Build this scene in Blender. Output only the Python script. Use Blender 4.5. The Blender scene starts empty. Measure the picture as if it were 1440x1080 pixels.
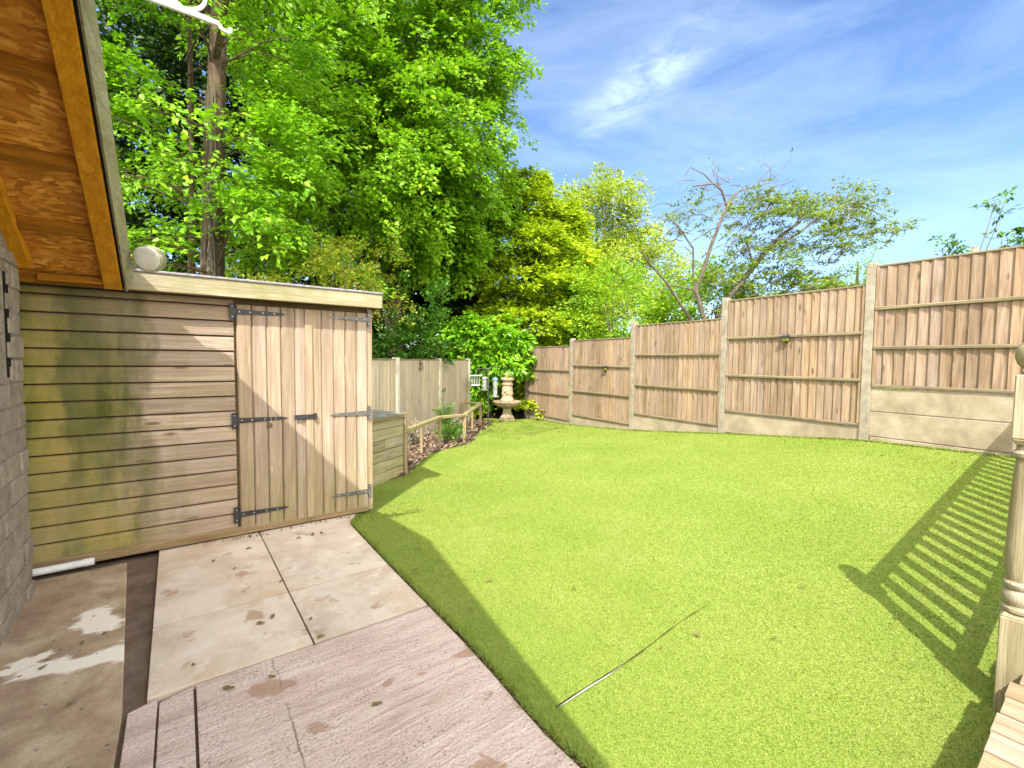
import bpy, math, random
import numpy as np
from mathutils import Vector, Matrix

# ------------------------------------------------------------------ camera, sky, sun, exposure
scene = bpy.context.scene
COL = scene.collection
CAM_H = 1.42
PITCH, ROLL, FPX = math.radians(3.0), math.radians(0.55), 640.0
SUN_AZ, SUN_EL = math.radians(9.0), math.radians(50.5)      # heading the light travels to, from +Y towards +X
EXPOSURE = 1.38

cam_d = bpy.data.cameras.new('camera')
cam_d.sensor_width = 36.0
cam_d.lens = 36.0 * FPX / 1440.0
cam_d.clip_start = 0.05
cam_d.clip_end = 2000
cam = bpy.data.objects.new('camera', cam_d)
COL.objects.link(cam)
cam.matrix_world = (Matrix.Translation((0, 0, CAM_H)) @ Matrix.Rotation(math.pi / 2 - PITCH, 4, 'X')
                    @ Matrix.Rotation(ROLL, 4, 'Z'))
scene.camera = cam
scene.view_settings.view_transform = 'Standard'
scene.view_settings.look = 'None'
scene.view_settings.gamma = 1
scene.view_settings.exposure = EXPOSURE

world = bpy.data.worlds.new('World')
scene.world = world
world.use_nodes = True
wt = world.node_tree
for n_ in list(wt.nodes):
    wt.nodes.remove(n_)


def N(t, typ, **kw):
    n = t.nodes.new(typ)
    for k, v in kw.items():
        if k == 'inp':
            for kk, vv in v.items():
                n.inputs[kk].default_value = vv
        else:
            setattr(n, k, v)
    return n


def sky_world():
    t = wt
    out = N(t, 'ShaderNodeOutputWorld')
    bg = N(t, 'ShaderNodeBackground', inp={'Strength': 0.105})
    sky = N(t, 'ShaderNodeTexSky', sky_type='NISHITA', sun_disc=False, sun_elevation=SUN_EL,
            sun_rotation=SUN_AZ + math.pi, air_density=1.0, dust_density=0.05, ozone_density=2.2)
    tc = N(t, 'ShaderNodeTexCoord')
    # thin cirrus: stretched noise over direction
    mp = N(t, 'ShaderNodeMapping', inp={'Scale': (1.3, 2.2, 5.0), 'Rotation': (0.25, 0.45, 0.2)})
    nz = N(t, 'ShaderNodeTexNoise', inp={'Scale': 1.7, 'Detail': 9.0, 'Roughness': 0.62, 'Distortion': 0.5})
    rm = N(t, 'ShaderNodeMapRange', inp={1: 0.42, 2: 0.80, 3: 0.0, 4: 0.33})
    t.links.new(tc.outputs['Generated'], mp.inputs[0]); t.links.new(mp.outputs[0], nz.inputs[0])
    t.links.new(nz.outputs[0], rm.inputs[0])
    def M2(op, x, y=None, z=None, clamp=False):
        m = N(t, 'ShaderNodeMath', operation=op, use_clamp=clamp)
        for i, q in enumerate((x, y, z)):
            if q is None: continue
            if isinstance(q, (int, float)): m.inputs[i].default_value = q
            else: t.links.new(q, m.inputs[i])
        return m.outputs[0]

    def dot(v):
        d = N(t, 'ShaderNodeVectorMath', operation='DOT_PRODUCT'); d.inputs[1].default_value = v
        t.links.new(tc.outputs['Generated'], d.inputs[0]); return d.outputs['Value']
    # a brighter slanting wisp: an elongated patch of sky broken up by noise
    c0 = Vector((0.285, 1.03, 0.615)).normalized(); al = Vector((0.79, -0.1, 0.60)); al = (al - al.dot(c0) * c0).normalized(); ac = c0.cross(al)
    m2 = N(t, 'ShaderNodeMapping', inp={'Rotation': (0.0, 0.65, 0.0), 'Scale': (2.0, 3.0, 6.0)})
    n2 = N(t, 'ShaderNodeTexNoise', inp={'Scale': 3.4, 'Detail': 10.0, 'Roughness': 0.66, 'Distortion': 0.6})
    t.links.new(tc.outputs['Generated'], m2.inputs[0]); t.links.new(m2.outputs[0], n2.inputs[0])
    da = M2('DIVIDE', M2('SUBTRACT', dot(al), al.dot(c0)), 0.12); db = M2('DIVIDE', M2('SUBTRACT', dot(ac), ac.dot(c0)), 0.036)
    r2 = M2('ADD', M2('MULTIPLY', da, da), M2('MULTIPLY', db, db))
    fall = M2('POWER', 2.718, M2('MULTIPLY', r2, -1.0))
    nn = N(t, 'ShaderNodeMapRange', inp={1: 0.38, 2: 0.72, 3: 0.0, 4: 0.9}); t.links.new(n2.outputs[0], nn.inputs[0])
    front = M2('GREATER_THAN', dot((0, 1, 0)), 0.0)
    wisp = M2('MULTIPLY', M2('MULTIPLY', fall, nn.outputs[0]), front)
    ad = N(t, 'ShaderNodeMath', operation='ADD', use_clamp=True)
    t.links.new(rm.outputs[0], ad.inputs[0]); t.links.new(wisp, ad.inputs[1])
    tint = N(t, 'ShaderNodeMix', data_type='RGBA', blend_type='MULTIPLY')
    tint.inputs['Factor'].default_value = 1.0
    tint.inputs['B'].default_value = (0.80, 0.885, 1.05, 1)
    t.links.new(sky.outputs[0], tint.inputs['A'])
    mx = N(t, 'ShaderNodeMix', data_type='RGBA')
    mx.inputs['B'].default_value = (4.6, 5.6, 6.6, 1)
    t.links.new(ad.outputs[0], mx.inputs['Factor'])
    t.links.new(tint.outputs['Result'], mx.inputs['A'])
    # unseen bright cloud added behind the camera as fill light for the shade
    bk = N(t, 'ShaderNodeMapRange', interpolation_type='SMOOTHSTEP', inp={1: 0.50, 2: 0.05, 3: 0.0, 4: 1.0})
    t.links.new(dot(tuple(Vector((0.12, 1.0, 0.22)).normalized())), bk.inputs[0])
    bn = N(t, 'ShaderNodeTexNoise', inp={'Scale': 2.3, 'Detail': 6.0}); t.links.new(tc.outputs['Generated'], bn.inputs[0])
    bm = N(t, 'ShaderNodeMapRange', inp={1: 0.3, 2: 0.6, 3: 0.55, 4: 1.0}); t.links.new(bn.outputs[0], bm.inputs[0])
    mb_ = N(t, 'ShaderNodeMix', data_type='RGBA'); mb_.inputs['B'].default_value = (16.0, 14.9, 13.2, 1)
    t.links.new(M2('MULTIPLY', bk.outputs[0], bm.outputs[0]), mb_.inputs['Factor']); t.links.new(mx.outputs['Result'], mb_.inputs['A'])
    t.links.new(mb_.outputs['Result'], bg.inputs[0])
    t.links.new(bg.outputs[0], out.inputs[0])


sky_world()

sun_d = bpy.data.lights.new('sun', 'SUN')
sun_d.energy = 2.95
sun_d.angle = math.radians(0.5)
sun_d.color = (1.0, 0.945, 0.84)
sun = bpy.data.objects.new('sun', sun_d)
COL.objects.link(sun)
SUN_DIR = Vector((math.sin(SUN_AZ) * math.cos(SUN_EL), math.cos(SUN_AZ) * math.cos(SUN_EL), -math.sin(SUN_EL)))
sun.rotation_euler = SUN_DIR.to_track_quat('-Z', 'Y').to_euler()

# ------------------------------------------------------------------ frames and measuring
ROT_H = math.atan2(0.588, 0.809)            # the house, shed, patio and deck share this heading
U2 = np.array([0.809, 0.588]); V2 = np.array([-0.588, 0.809])


def uv(a, b, z=0.0):
    return Vector((0.809 * a - 0.588 * b, 0.588 * a + 0.809 * b, z))


_fw = np.array([0, math.cos(PITCH), -math.sin(PITCH)]); _up = np.array([0, math.sin(PITCH), math.cos(PITCH)])
_r0 = np.array([1.0, 0, 0])
_rt = _r0 * math.cos(ROLL) + _up * math.sin(ROLL); _u2 = -_r0 * math.sin(ROLL) + _up * math.cos(ROLL)


def pt(px, py, Y):                           # a point sighted in the photograph, at a measured distance Y
    r = _fw + _rt * (px - 720) / FPX + _u2 * (540 - py) / FPX
    return np.array([0, 0, CAM_H]) + r * (Y / r[1])


CTRL = np.array([
    (-1.375, 3.88, 0), (-.83, 3.1, 0), (-.45, 2.57, 0), (-.05, 2.0, 0), (.286, 1.52, 0), (.9, .8, .02), (-3, 2, 0),
    (-2.5, 4.2, 0), (-1.3, 4.3, -.03), (-1.5, 5.4, -.04), (-.7, 5.5, -.07), (-1.3, 7.3, -.06), (-.85, 8.0, -.07), (-.8, 9.5, -.1),
    (-.6, 10.6, -.12), (-.14, 11.9, -.15), (.42, 12.57, -.18), (1.45, 10.9, -.115), (2.49, 9.2, .02), (3.57, 7.44, .255),
    (4.55, 5.83, .445), (5.23, 4.73, .47), (1.9, 1.75, .12), (2.5, 1.3, .16), (2.2, 2.9, .19), (6, 3, .5), (-6, 8, 0), (-3, 8, -.05),
    (8, 8, .5), (0, 20, -.2), (10, 20, .3), (-8, 0, 0), (6, 0, .45), (0, -3, 0), (-20, 20, 0), (20, 0, .5), (-20, -20, 0), (20, 30, .4), (0, 40, 0)])


def _fit():
    d = np.linalg.norm(CTRL[:, None, :2] - CTRL[None, :, :2], axis=2)
    n = len(CTRL)
    A = np.zeros((n + 1, n + 1)); A[:n, :n] = d + 0.0; A[:n, n] = 1; A[n, :n] = 1
    A[:n, :n] -= np.eye(n) * 0.04
    b = np.zeros(n + 1); b[:n] = CTRL[:, 2]
    return np.linalg.solve(A, b)


_W = _fit()


def gz(x, y):
    x = np.asarray(x, float); y = np.asarray(y, float)
    d = np.sqrt((x[..., None] - CTRL[:, 0]) ** 2 + (y[..., None] - CTRL[:, 1]) ** 2)
    return d @ _W[:-1] + _W[-1]


# ------------------------------------------------------------------ mesh builder
class MB:
    def __init__(self, off=(0, 0, 0)):
        self.v = []; self.f = []; self.mi = []; self.cur = 0; self.off = np.array(off, float)

    def add(self, vs, fs):
        o = len(self.v)
        self.v.extend([tuple(p) for p in vs]); self.f.extend([tuple(i + o for i in f) for f in fs]); self._m()

    def _m(self): self.mi.extend([self.cur] * (len(self.f) - len(self.mi)))

    def box(self, x0, x1, y0, y1, z0, z1, jit=0.0, rng=None):
        vs = [(x, y, z) for z in (z0, z1) for y in (y0, y1) for x in (x0, x1)]
        if jit:
            vs = [(a + rng.uniform(-jit, jit), b + rng.uniform(-jit, jit), c + rng.uniform(-jit, jit)) for a, b, c in vs]
        self.add(vs, [(0, 2, 3, 1), (4, 5, 7, 6), (0, 1, 5, 4), (1, 3, 7, 5), (3, 2, 6, 7), (2, 0, 4, 6)])

    def hexa(self, b, t):                    # bottom ring of 4, top ring of 4 (counter clockwise from above)
        self.add(list(b) + list(t), [(3, 2, 1, 0), (4, 5, 6, 7), (0, 1, 5, 4), (1, 2, 6, 5), (2, 3, 7, 6), (3, 0, 4, 7)])

    def prism(self, poly, axis, a0, a1):     # extrude a 2-D outline along an axis
        n = len(poly)
        def mk(p, a):
            if axis == 'x': return (a, p[0], p[1])
            if axis == 'y': return (p[0], a, p[1])
            return (p[0], p[1], a)
        vs = [mk(p, a0) for p in poly] + [mk(p, a1) for p in poly]
        fs = [tuple(range(n))[::-1], tuple(range(n, 2 * n))]
        fs += [(i, (i + 1) % n, n + (i + 1) % n, n + i) for i in range(n)]
        self.add(vs, fs)

    def beam(self, p0, p1, w, h, up=(0, 0, 1)):
        p0 = Vector(p0); p1 = Vector(p1); d = (p1 - p0).normalized(); s = d.cross(Vector(up)).normalized(); t = s.cross(d)
        b = []
        for p in (p0, p1):
            b += [p - s * w / 2 - t * h / 2, p + s * w / 2 - t * h / 2, p + s * w / 2 + t * h / 2, p - s * w / 2 + t * h / 2]
        self.add(b, [(3, 2, 1, 0), (4, 5, 6, 7), (0, 1, 5, 4), (1, 2, 6, 5), (2, 3, 7, 6), (3, 0, 4, 7)])

    def tube(self, path, radii, n=8, cap=True):
        P = [np.array(p, float) for p in path]
        if not hasattr(radii, '__len__'): radii = [radii] * len(P)
        o = len(self.v); ref = np.array([0.13, 0.31, 0.94]); rings = []
        for i, p in enumerate(P):
            d = P[min(i + 1, len(P) - 1)] - P[max(i - 1, 0)]
            d = d / (np.linalg.norm(d) + 1e-9)
            s = np.cross(d, ref)
            if np.linalg.norm(s) < 0.1: s = np.cross(d, np.array([1.0, 0, 0]))
            s /= np.linalg.norm(s); t = np.cross(s, d)
            for k in range(n):
                a = 2 * math.pi * k / n
                self.v.append(tuple(p + radii[i] * (math.cos(a) * s + math.sin(a) * t)))
        for i in range(len(P) - 1):
            for k in range(n):
                k2 = (k + 1) % n
                self.f.append((o + i * n + k, o + i * n + k2, o + (i + 1) * n + k2, o + (i + 1) * n + k))
        if cap:
            self.f.append(tuple(o + k for k in range(n))[::-1])
            self.f.append(tuple(o + (len(P) - 1) * n + k for k in range(n)))
        self._m()

    def lathe(self, prof, n=24, c=(0, 0, 0), M=None, flute=0.0, nf=0):
        o = len(self.v)
        for r, z in prof:
            for k in range(n):
                a = 2 * math.pi * k / n
                rr = r * (1 + (flute * math.cos(nf * a) if nf else 0))
                p = Vector((rr * math.cos(a), rr * math.sin(a), z))
                if M is not None: p = M @ p
                self.v.append((p.x + c[0], p.y + c[1], p.z + c[2]))
        for i in range(len(prof) - 1):
            for k in range(n):
                k2 = (k + 1) % n
                self.f.append((o + i * n + k, o + i * n + k2, o + (i + 1) * n + k2, o + (i + 1) * n + k))
        self.f.append(tuple(o + k for k in range(n))[::-1])
        self.f.append(tuple(o + (len(prof) - 1) * n + k for k in range(n)))
        self._m()

    def build(self, name, mat, parent=None, bevel=0.0, smooth=False, seg=1):
        me = bpy.data.meshes.new(name)
        V = np.array(self.v, float) - self.off
        me.from_pydata(V.tolist(), [], self.f)
        me.update()
        for q in (mat if isinstance(mat, (list, tuple)) else [mat]): me.materials.append(q)
        self._m(); me.polygons.foreach_set('material_index', self.mi)
        if smooth:
            me.polygons.foreach_set('use_smooth', [True] * len(me.polygons))
            if hasattr(me, 'set_sharp_from_angle'): me.set_sharp_from_angle(angle=math.radians(42))
        o = bpy.data.objects.new(name, me); COL.objects.link(o)
        if parent is not None: o.parent = parent
        if bevel:
            m = o.modifiers.new('bevel', 'BEVEL'); m.width = bevel; m.segments = seg; m.limit_method = 'ANGLE'
            m.angle_limit = math.radians(50)
        return o


def fast_mesh(name, V, tri, mat, parent=None):
    me = bpy.data.meshes.new(name)
    nv, nt = len(V), len(tri)
    me.vertices.add(nv); me.vertices.foreach_set('co', np.asarray(V, np.float32).ravel())
    me.loops.add(nt * 3); me.loops.foreach_set('vertex_index', np.asarray(tri, np.int32).ravel())
    me.polygons.add(nt); me.polygons.foreach_set('loop_start', np.arange(0, nt * 3, 3, dtype=np.int32))
    me.polygons.foreach_set('loop_total', np.full(nt, 3, np.int32))
    me.update(calc_edges=True)
    me.materials.append(mat)
    o = bpy.data.objects.new(name, me); COL.objects.link(o)
    if parent is not None: o.parent = parent
    return o


def tag(o, label, cat, group=None, kind=None):
    if label: o['label'] = label
    if cat: o['category'] = cat
    if group: o['group'] = group
    if kind: o['kind'] = kind
    return o


def thing(name, label, cat, loc=(0, 0, 0), rot=0.0, group=None):
    o = bpy.data.objects.new(name, None); COL.objects.link(o)
    o.empty_display_size = 0.1
    o.location = loc; o.rotation_euler = (0, 0, rot)
    return tag(o, label, cat, group)


def struct(o, label, cat=None):
    o['kind'] = 'structure'; o['label'] = label; o['category'] = cat or o.name.split('.')[0].replace('_', ' ')
    return o


# ------------------------------------------------------------------ materials
def new_mat(name):
    m = bpy.data.materials.new(name); m.use_nodes = True
    t = m.node_tree
    for n in list(t.nodes): t.nodes.remove(n)
    out = N(t, 'ShaderNodeOutputMaterial'); b = N(t, 'ShaderNodeBsdfPrincipled')
    t.links.new(b.outputs[0], out.inputs[0])
    b.inputs['Roughness'].default_value = 0.75
    b.inputs['Specular IOR Level'].default_value = 0.3
    return m, t, b


def ramp(t, src, stops):
    r = N(t, 'ShaderNodeValToRGB')
    el = r.color_ramp.elements
    while len(el) < len(stops): el.new(0.5)
    for e, (p, c) in zip(el, stops):
        e.position = p; e.color = (c[0], c[1], c[2], 1)
    t.links.new(src, r.inputs[0]); return r


def rng_map(t, src, a, b, c=0.0, d=1.0):
    r = N(t, 'ShaderNodeMapRange', inp={1: a, 2: b, 3: c, 4: d}); t.links.new(src, r.inputs[0]); return r.outputs[0]


def mix(t, fac, a, b, mode='MIX'):
    m = N(t, 'ShaderNodeMix', data_type='RGBA', blend_type=mode)
    for key, val in (('Factor', fac), ('A', a), ('B', b)):
        if isinstance(val, (int, float)): m.inputs[key].default_value = val
        elif isinstance(val, tuple): m.inputs[key].default_value = (*val, 1) if len(val) == 3 else val
        else: t.links.new(val, m.inputs[key])
    return m.outputs['Result']


def noise(t, vec, scale, detail=4.0, rough=0.55, dist=0.0):
    n = N(t, 'ShaderNodeTexNoise', inp={'Scale': scale, 'Detail': detail, 'Roughness': rough, 'Distortion': dist})
    if vec is not None: t.links.new(vec, n.inputs['Vector'])
    return n.outputs[0]


def mapping(t, vec, sc=(1, 1, 1), loc=(0, 0, 0), rot=(0, 0, 0)):
    m = N(t, 'ShaderNodeMapping', inp={'Scale': sc, 'Location': loc, 'Rotation': rot}); t.links.new(vec, m.inputs[0]); return m.outputs[0]


def bump(t, b, h, strength=0.3, dist=0.01):
    n = N(t, 'ShaderNodeBump', inp={'Strength': strength, 'Distance': dist}); t.links.new(h, n.inputs['Height'])
    t.links.new(n.outputs[0], b.inputs['Normal'])


def isl_vec(t, amt=7.0):
    """object coordinates shifted per loose piece, so that no two boards share their grain"""
    tc = N(t, 'ShaderNodeTexCoord'); g = N(t, 'ShaderNodeNewGeometry')
    m = N(t, 'ShaderNodeMath', operation='MULTIPLY', inp={1: amt}); t.links.new(g.outputs['Random Per Island'], m.inputs[0])
    a = N(t, 'ShaderNodeVectorMath', operation='ADD'); t.links.new(tc.outputs['Object'], a.inputs[0]); t.links.new(m.outputs[0], a.inputs[1])
    return a.outputs[0], g.outputs['Random Per Island'], tc.outputs['Object']


def wood(name, dark, mid, light, grain='X', var=0.5, knots=0.6, algae=None, algae_col=(0.09, 0.12, 0.03), fine=1.0, rough=0.78, knot_light=False, kr=(0.09, 0.19), con=0.16):
    m, t, b = new_mat(name)
    vec, isl, obj = isl_vec(t)
    s = {'X': (1.6, 22, 22), 'Y': (22, 1.6, 22), 'Z': (22, 22, 1.6)}[grain]
    s2 = {'X': (4, 160, 160), 'Y': (160, 4, 160), 'Z': (160, 160, 4)}[grain]
    sk = {'X': (2.4, 9, 9), 'Y': (9, 2.4, 9), 'Z': (9, 9, 2.4)}[grain]
    g1 = noise(t, mapping(t, vec, s), 1.0, 5, 0.6, 0.6)
    g2 = noise(t, mapping(t, vec, s2), fine, 3, 0.6)
    base = ramp(t, g1, [(0.5 - con, dark), (0.5, mid), (0.5 + con, light)]).outputs[0]
    base = mix(t, rng_map(t, g2, 0.34, 0.66, 0.0, 0.6), base, tuple(q * 0.8 for q in dark))
    hs = N(t, 'ShaderNodeHueSaturation'); t.links.new(base, hs.inputs['Color'])
    t.links.new(rng_map(t, isl, 0, 1, 1 - var * 0.5, 1 + var * 0.35), hs.inputs['Value'])
    is2 = N(t, 'ShaderNodeMath', operation='FRACT'); mm = N(t, 'ShaderNodeMath', operation='MULTIPLY', inp={1: 13.7})
    t.links.new(isl, mm.inputs[0]); t.links.new(mm.outputs[0], is2.inputs[0])
    t.links.new(rng_map(t, is2.outputs[0], 0, 1, 0.75, 1.08), hs.inputs['Saturation'])
    t.links.new(rng_map(t, is2.outputs[0], 0, 1, 0.493, 0.507), hs.inputs['Hue'])
    colr = hs.outputs[0]
    if knots:
        vo = N(t, 'ShaderNodeTexVoronoi', inp={'Scale': 1.0, 'Randomness': 1.0}); t.links.new(mapping(t, vec, sk), vo.inputs['Vector'])
        k = rng_map(t, vo.outputs['Distance'], kr[0], kr[1], knots, 0.0)
        colr = mix(t, k, colr, tuple(min(0.75, q * 1.35) for q in light) if knot_light else (dark[0] * 0.45, dark[1] * 0.4, dark[2] * 0.35))
    if algae is not None:
        colr = algae(t, obj, colr, algae_col)
    # broad weathering
    w = noise(t, mapping(t, obj, (1.1, 1.1, 1.1)), 1.3, 4, 0.6)
    colr = mix(t, rng_map(t, w, 0.35, 0.75, 0.0, 0.4), colr, (mid[0] * 0.72, mid[1] * 0.75, mid[2] * 0.72))
    t.links.new(colr, b.inputs['Base Color'])
    b.inputs['Roughness'].default_value = rough
    h = N(t, 'ShaderNodeMath', operation='ADD'); t.links.new(g1, h.inputs[0]); t.links.new(g2, h.inputs[1])
    bump(t, b, h.outputs[0], 0.55, 0.006)
    return m


def mineral(name, cols, scale=6.0, fine=90.0, bstr=0.4, stain=None, rough=0.9, speck=None, bd=0.006):
    m, t, b = new_mat(name)
    tc = N(t, 'ShaderNodeTexCoord'); o = tc.outputs['Object']; g = N(t, 'ShaderNodeNewGeometry')
    n1 = noise(t, o, scale, 6, 0.65, 0.3); n2 = noise(t, o, fine, 3, 0.6)
    c = ramp(t, n1, [(0.3, cols[0]), (0.5, cols[1]), (0.72, cols[2])]).outputs[0]
    c = mix(t, rng_map(t, n2, 0.35, 0.7, 0.0, 0.3), c, tuple(x * 0.6 for x in cols[0]))
    hs = N(t, 'ShaderNodeHueSaturation'); t.links.new(c, hs.inputs['Color'])
    t.links.new(rng_map(t, g.outputs['Random Per Island'], 0, 1, 0.87, 1.1), hs.inputs['Value'])
    c = hs.outputs[0]
    if speck:
        vo = N(t, 'ShaderNodeTexVoronoi', inp={'Scale': speck[0]}); t.links.new(o, vo.inputs['Vector'])
        c = mix(t, rng_map(t, vo.outputs['Distance'], 0.12, 0.28, speck[2], 0.0), c, speck[1])
    if stain: c = stain(t, o, c)
    t.links.new(c, b.inputs['Base Color']); b.inputs['Roughness'].default_value = rough
    a = N(t, 'ShaderNodeMath', operation='ADD'); t.links.new(n1, a.inputs[0]); t.links.new(n2, a.inputs[1])
    bump(t, b, a.outputs[0], bstr, bd)
    return m


def plain(name, col, rough=0.5, metal=0.0, var=0.12, spec=0.4, scale=18):
    m, t, b = new_mat(name)
    tc = N(t, 'ShaderNodeTexCoord')
    n1 = noise(t, tc.outputs['Object'], scale, 5, 0.6)
    c = ramp(t, n1, [(0.3, tuple(x * (1 - var * 1.6) for x in col)), (0.7, tuple(min(1, x * (1 + var)) for x in col))]).outputs[0]
    t.links.new(c, b.inputs['Base Color'])
    b.inputs['Roughness'].default_value = rough; b.inputs['Metallic'].default_value = metal
    b.inputs['Specular IOR Level'].default_value = spec
    bump(t, b, n1, 0.12, 0.004)
    return m


def leaf_mat(name, stops, trans=0.35, tcol=None, rough=0.45, spec=0.35, clump=0.0):
    m, t, b = new_mat(name)
    g = N(t, 'ShaderNodeNewGeometry')
    src = g.outputs['Random Per Island']
    if clump:
        tc = N(t, 'ShaderNodeTexCoord'); nn = noise(t, tc.outputs['Object'], 1.1, 3, 0.6)
        mm = N(t, 'ShaderNodeMath', operation='MULTIPLY', inp={1: 1 - clump}); t.links.new(src, mm.inputs[0])
        ma = N(t, 'ShaderNodeMath', operation='MULTIPLY_ADD', inp={1: clump})
        t.links.new(rng_map(t, nn, 0.3, 0.7), ma.inputs[0]); t.links.new(mm.outputs[0], ma.inputs[2]); src = ma.outputs[0]
    c = ramp(t, src, stops).outputs[0]
    t.links.new(c, b.inputs['Base Color'])
    b.inputs['Roughness'].default_value = rough; b.inputs['Specular IOR Level'].default_value = spec
    out = [n for n in t.nodes if n.type == 'OUTPUT_MATERIAL'][0]
    tr = N(t, 'ShaderNodeBsdfTranslucent')
    t.links.new(mix(t, 1.0, c, tcol or (1.25, 1.25, 0.7), 'MULTIPLY'), tr.inputs[0])
    ms = N(t, 'ShaderNodeMixShader'); ms.inputs[0].default_value = trans
    t.links.new(b.outputs[0], ms.inputs[1]); t.links.new(tr.outputs[0], ms.inputs[2]); t.links.new(ms.outputs[0], out.inputs[0])
    return m


# shed cladding: green algae running down the left half, strongest near the bottom left
def shed_algae(t, o, c, ac):
    sp = N(t, 'ShaderNodeSeparateXYZ'); t.links.new(o, sp.inputs[0])
    n1 = noise(t, mapping(t, o, (4.5, 1, 0.9)), 1.0, 5, 0.6, 0.4)
    n2 = noise(t, mapping(t, o, (3.2, 1, 1.1)), 1.4, 6, 0.65, 0.3)
    gx = rng_map(t, sp.outputs[0], 1.25, 1.85, 1.0, 0.0)       # local x (0 at the hidden end of the shed)
    gzv = rng_map(t, sp.outputs[2], 1.75, 0.3, 0.45, 1.0)
    a = N(t, 'ShaderNodeMath', operation='MULTIPLY'); t.links.new(gx, a.inputs[0]); t.links.new(gzv, a.inputs[1])
    s = N(t, 'ShaderNodeMath', operation='MULTIPLY_ADD', inp={1: 2.4, 2: -0.22}); t.links.new(a.outputs[0], s.inputs[0])
    s2 = N(t, 'ShaderNodeMath', operation='ADD', use_clamp=True); t.links.new(s.outputs[0], s2.inputs[0])
    t.links.new(rng_map(t, n1, 0.35, 0.7, -0.35, 0.55), s2.inputs[1])
    f = N(t, 'ShaderNodeMath', operation='MULTIPLY', inp={1: 0.9}); t.links.new(s2.outputs[0], f.inputs[0])
    gcol = ramp(t, n2, [(0.34, (0.37, 0.285, 0.06)), (0.5, (0.235, 0.225, 0.03)), (0.66, (0.08, 0.10, 0.018))]).outputs[0]
    c = mix(t, f.outputs[0], c, gcol)
    # two dark vertical drip streaks
    for cx, w, z0, z1 in ((1.42, 0.10, 1.7, 0.85), (1.62, 0.075, 1.2, 0.25), (1.30, 0.05, 1.7, 0.5)):
        wob = N(t, 'ShaderNodeMath', operation='ADD'); t.links.new(sp.outputs[0], wob.inputs[0]); t.links.new(rng_map(t, n2, 0.3, 0.7, -0.11, 0.11), wob.inputs[1])
        d = N(t, 'ShaderNodeMath', operation='SUBTRACT', inp={1: cx}); t.links.new(wob.outputs[0], d.inputs[0])
        ab = N(t, 'ShaderNodeMath', operation='ABSOLUTE'); t.links.new(d.outputs[0], ab.inputs[0])
        k = rng_map(t, ab.outputs[0], w * 0.3, w * 1.6, 1.0, 0.0)
        zz = rng_map(t, sp.outputs[2], z1 - 0.25, z1 + 0.1, 0.0, 1.0)
        m1 = N(t, 'ShaderNodeMath', operation='MULTIPLY'); t.links.new(k, m1.inputs[0]); t.links.new(zz, m1.inputs[1])
        m2 = N(t, 'ShaderNodeMath', operation='MULTIPLY'); t.links.new(m1.outputs[0], m2.inputs[0]); t.links.new(rng_map(t, n1, 0.3, 0.6, 0.45, 0.95), m2.inputs[1])
        c = mix(t, m2.outputs[0], c, (0.075, 0.09, 0.018))
    return c


def door_algae(t, o, c, ac):
    sp = N(t, 'ShaderNodeSeparateXYZ'); t.links.new(o, sp.inputs[0])
    n1 = noise(t, mapping(t, o, (9, 1, 2.0)), 1.0, 5, 0.6)
    g = rng_map(t, sp.outputs[2], 0.75, 0.05, 0.0, 1.0)
    a = N(t, 'ShaderNodeMath', operation='MULTIPLY'); t.links.new(g, a.inputs[0]); t.links.new(rng_map(t, n1, 0.35, 0.68, 0.15, 0.85), a.inputs[1])
    return mix(t, a.outputs[0], c, (0.24, 0.22, 0.055))


def moss_patch(col, lo=0.52, hi=0.72, amt=0.6, sc=2.2):
    def f(t, o, c, ac):
        n1 = noise(t, mapping(t, o, (sc, sc, sc * 0.8)), 1.0, 5, 0.65)
        return mix(t, rng_map(t, n1, lo, hi, 0.0, amt), c, col)
    return f


def fence_weather(t, o, c, ac):
    # silvered patches, and browner damp boards low down
    sp = N(t, 'ShaderNodeSeparateXYZ'); t.links.new(o, sp.inputs[0])
    n1 = noise(t, mapping(t, o, (1.6, 1.6, 1.0)), 1.3, 5, 0.6)
    c = mix(t, rng_map(t, n1, 0.5, 0.72, 0, 0.45), c, (0.38, 0.315, 0.25))
    gz_ = rng_map(t, sp.outputs[2], 0.9, -0.1, 0.0, 0.35)
    c = mix(t, gz_, c, (0.30, 0.19, 0.125))
    n2 = noise(t, mapping(t, o, (9, 9, 1.2), (3, 0, 0)), 1.0, 4, 0.6)
    return mix(t, rng_map(t, n2, 0.55, 0.75, 0, 0.55), c, (0.22, 0.145, 0.10))


M = {}
M['clad'] = wood('shed_cladding_wood', (0.32, 0.225, 0.155), (0.49, 0.38, 0.285), (0.63, 0.535, 0.44), 'X', 0.45, 0.9, kr=(0.07, 0.15), algae=shed_algae, con=0.24, fine=0.6)
M['door'] = wood('shed_door_wood', (0.29, 0.205, 0.15), (0.44, 0.335, 0.25), (0.56, 0.455, 0.355), 'Z', 0.4, 0.8, algae=door_algae, knot_light=True, kr=(0.055, 0.10), con=0.2)
M['fascia'] = wood('fascia_wood', (0.30, 0.25, 0.165), (0.43, 0.38, 0.265), (0.54, 0.49, 0.37), 'X', 0.15, 0.5, algae=moss_patch((0.25, 0.25, 0.085), 0.44, 0.66, 0.75, 4), con=0.2)
M['trim'] = wood('trim_wood', (0.20, 0.135, 0.08), (0.31, 0.22, 0.13), (0.40, 0.30, 0.19), 'X', 0.3, 0.4)
M['tongue'] = wood('tongue_lap_shade', (0.05, 0.02, 0.014), (0.085, 0.035, 0.024), (0.13, 0.06, 0.04), 'X', 0.3, 0.0)  # unweathered tongue wood, its dark colour also standing in for lap shade
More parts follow.
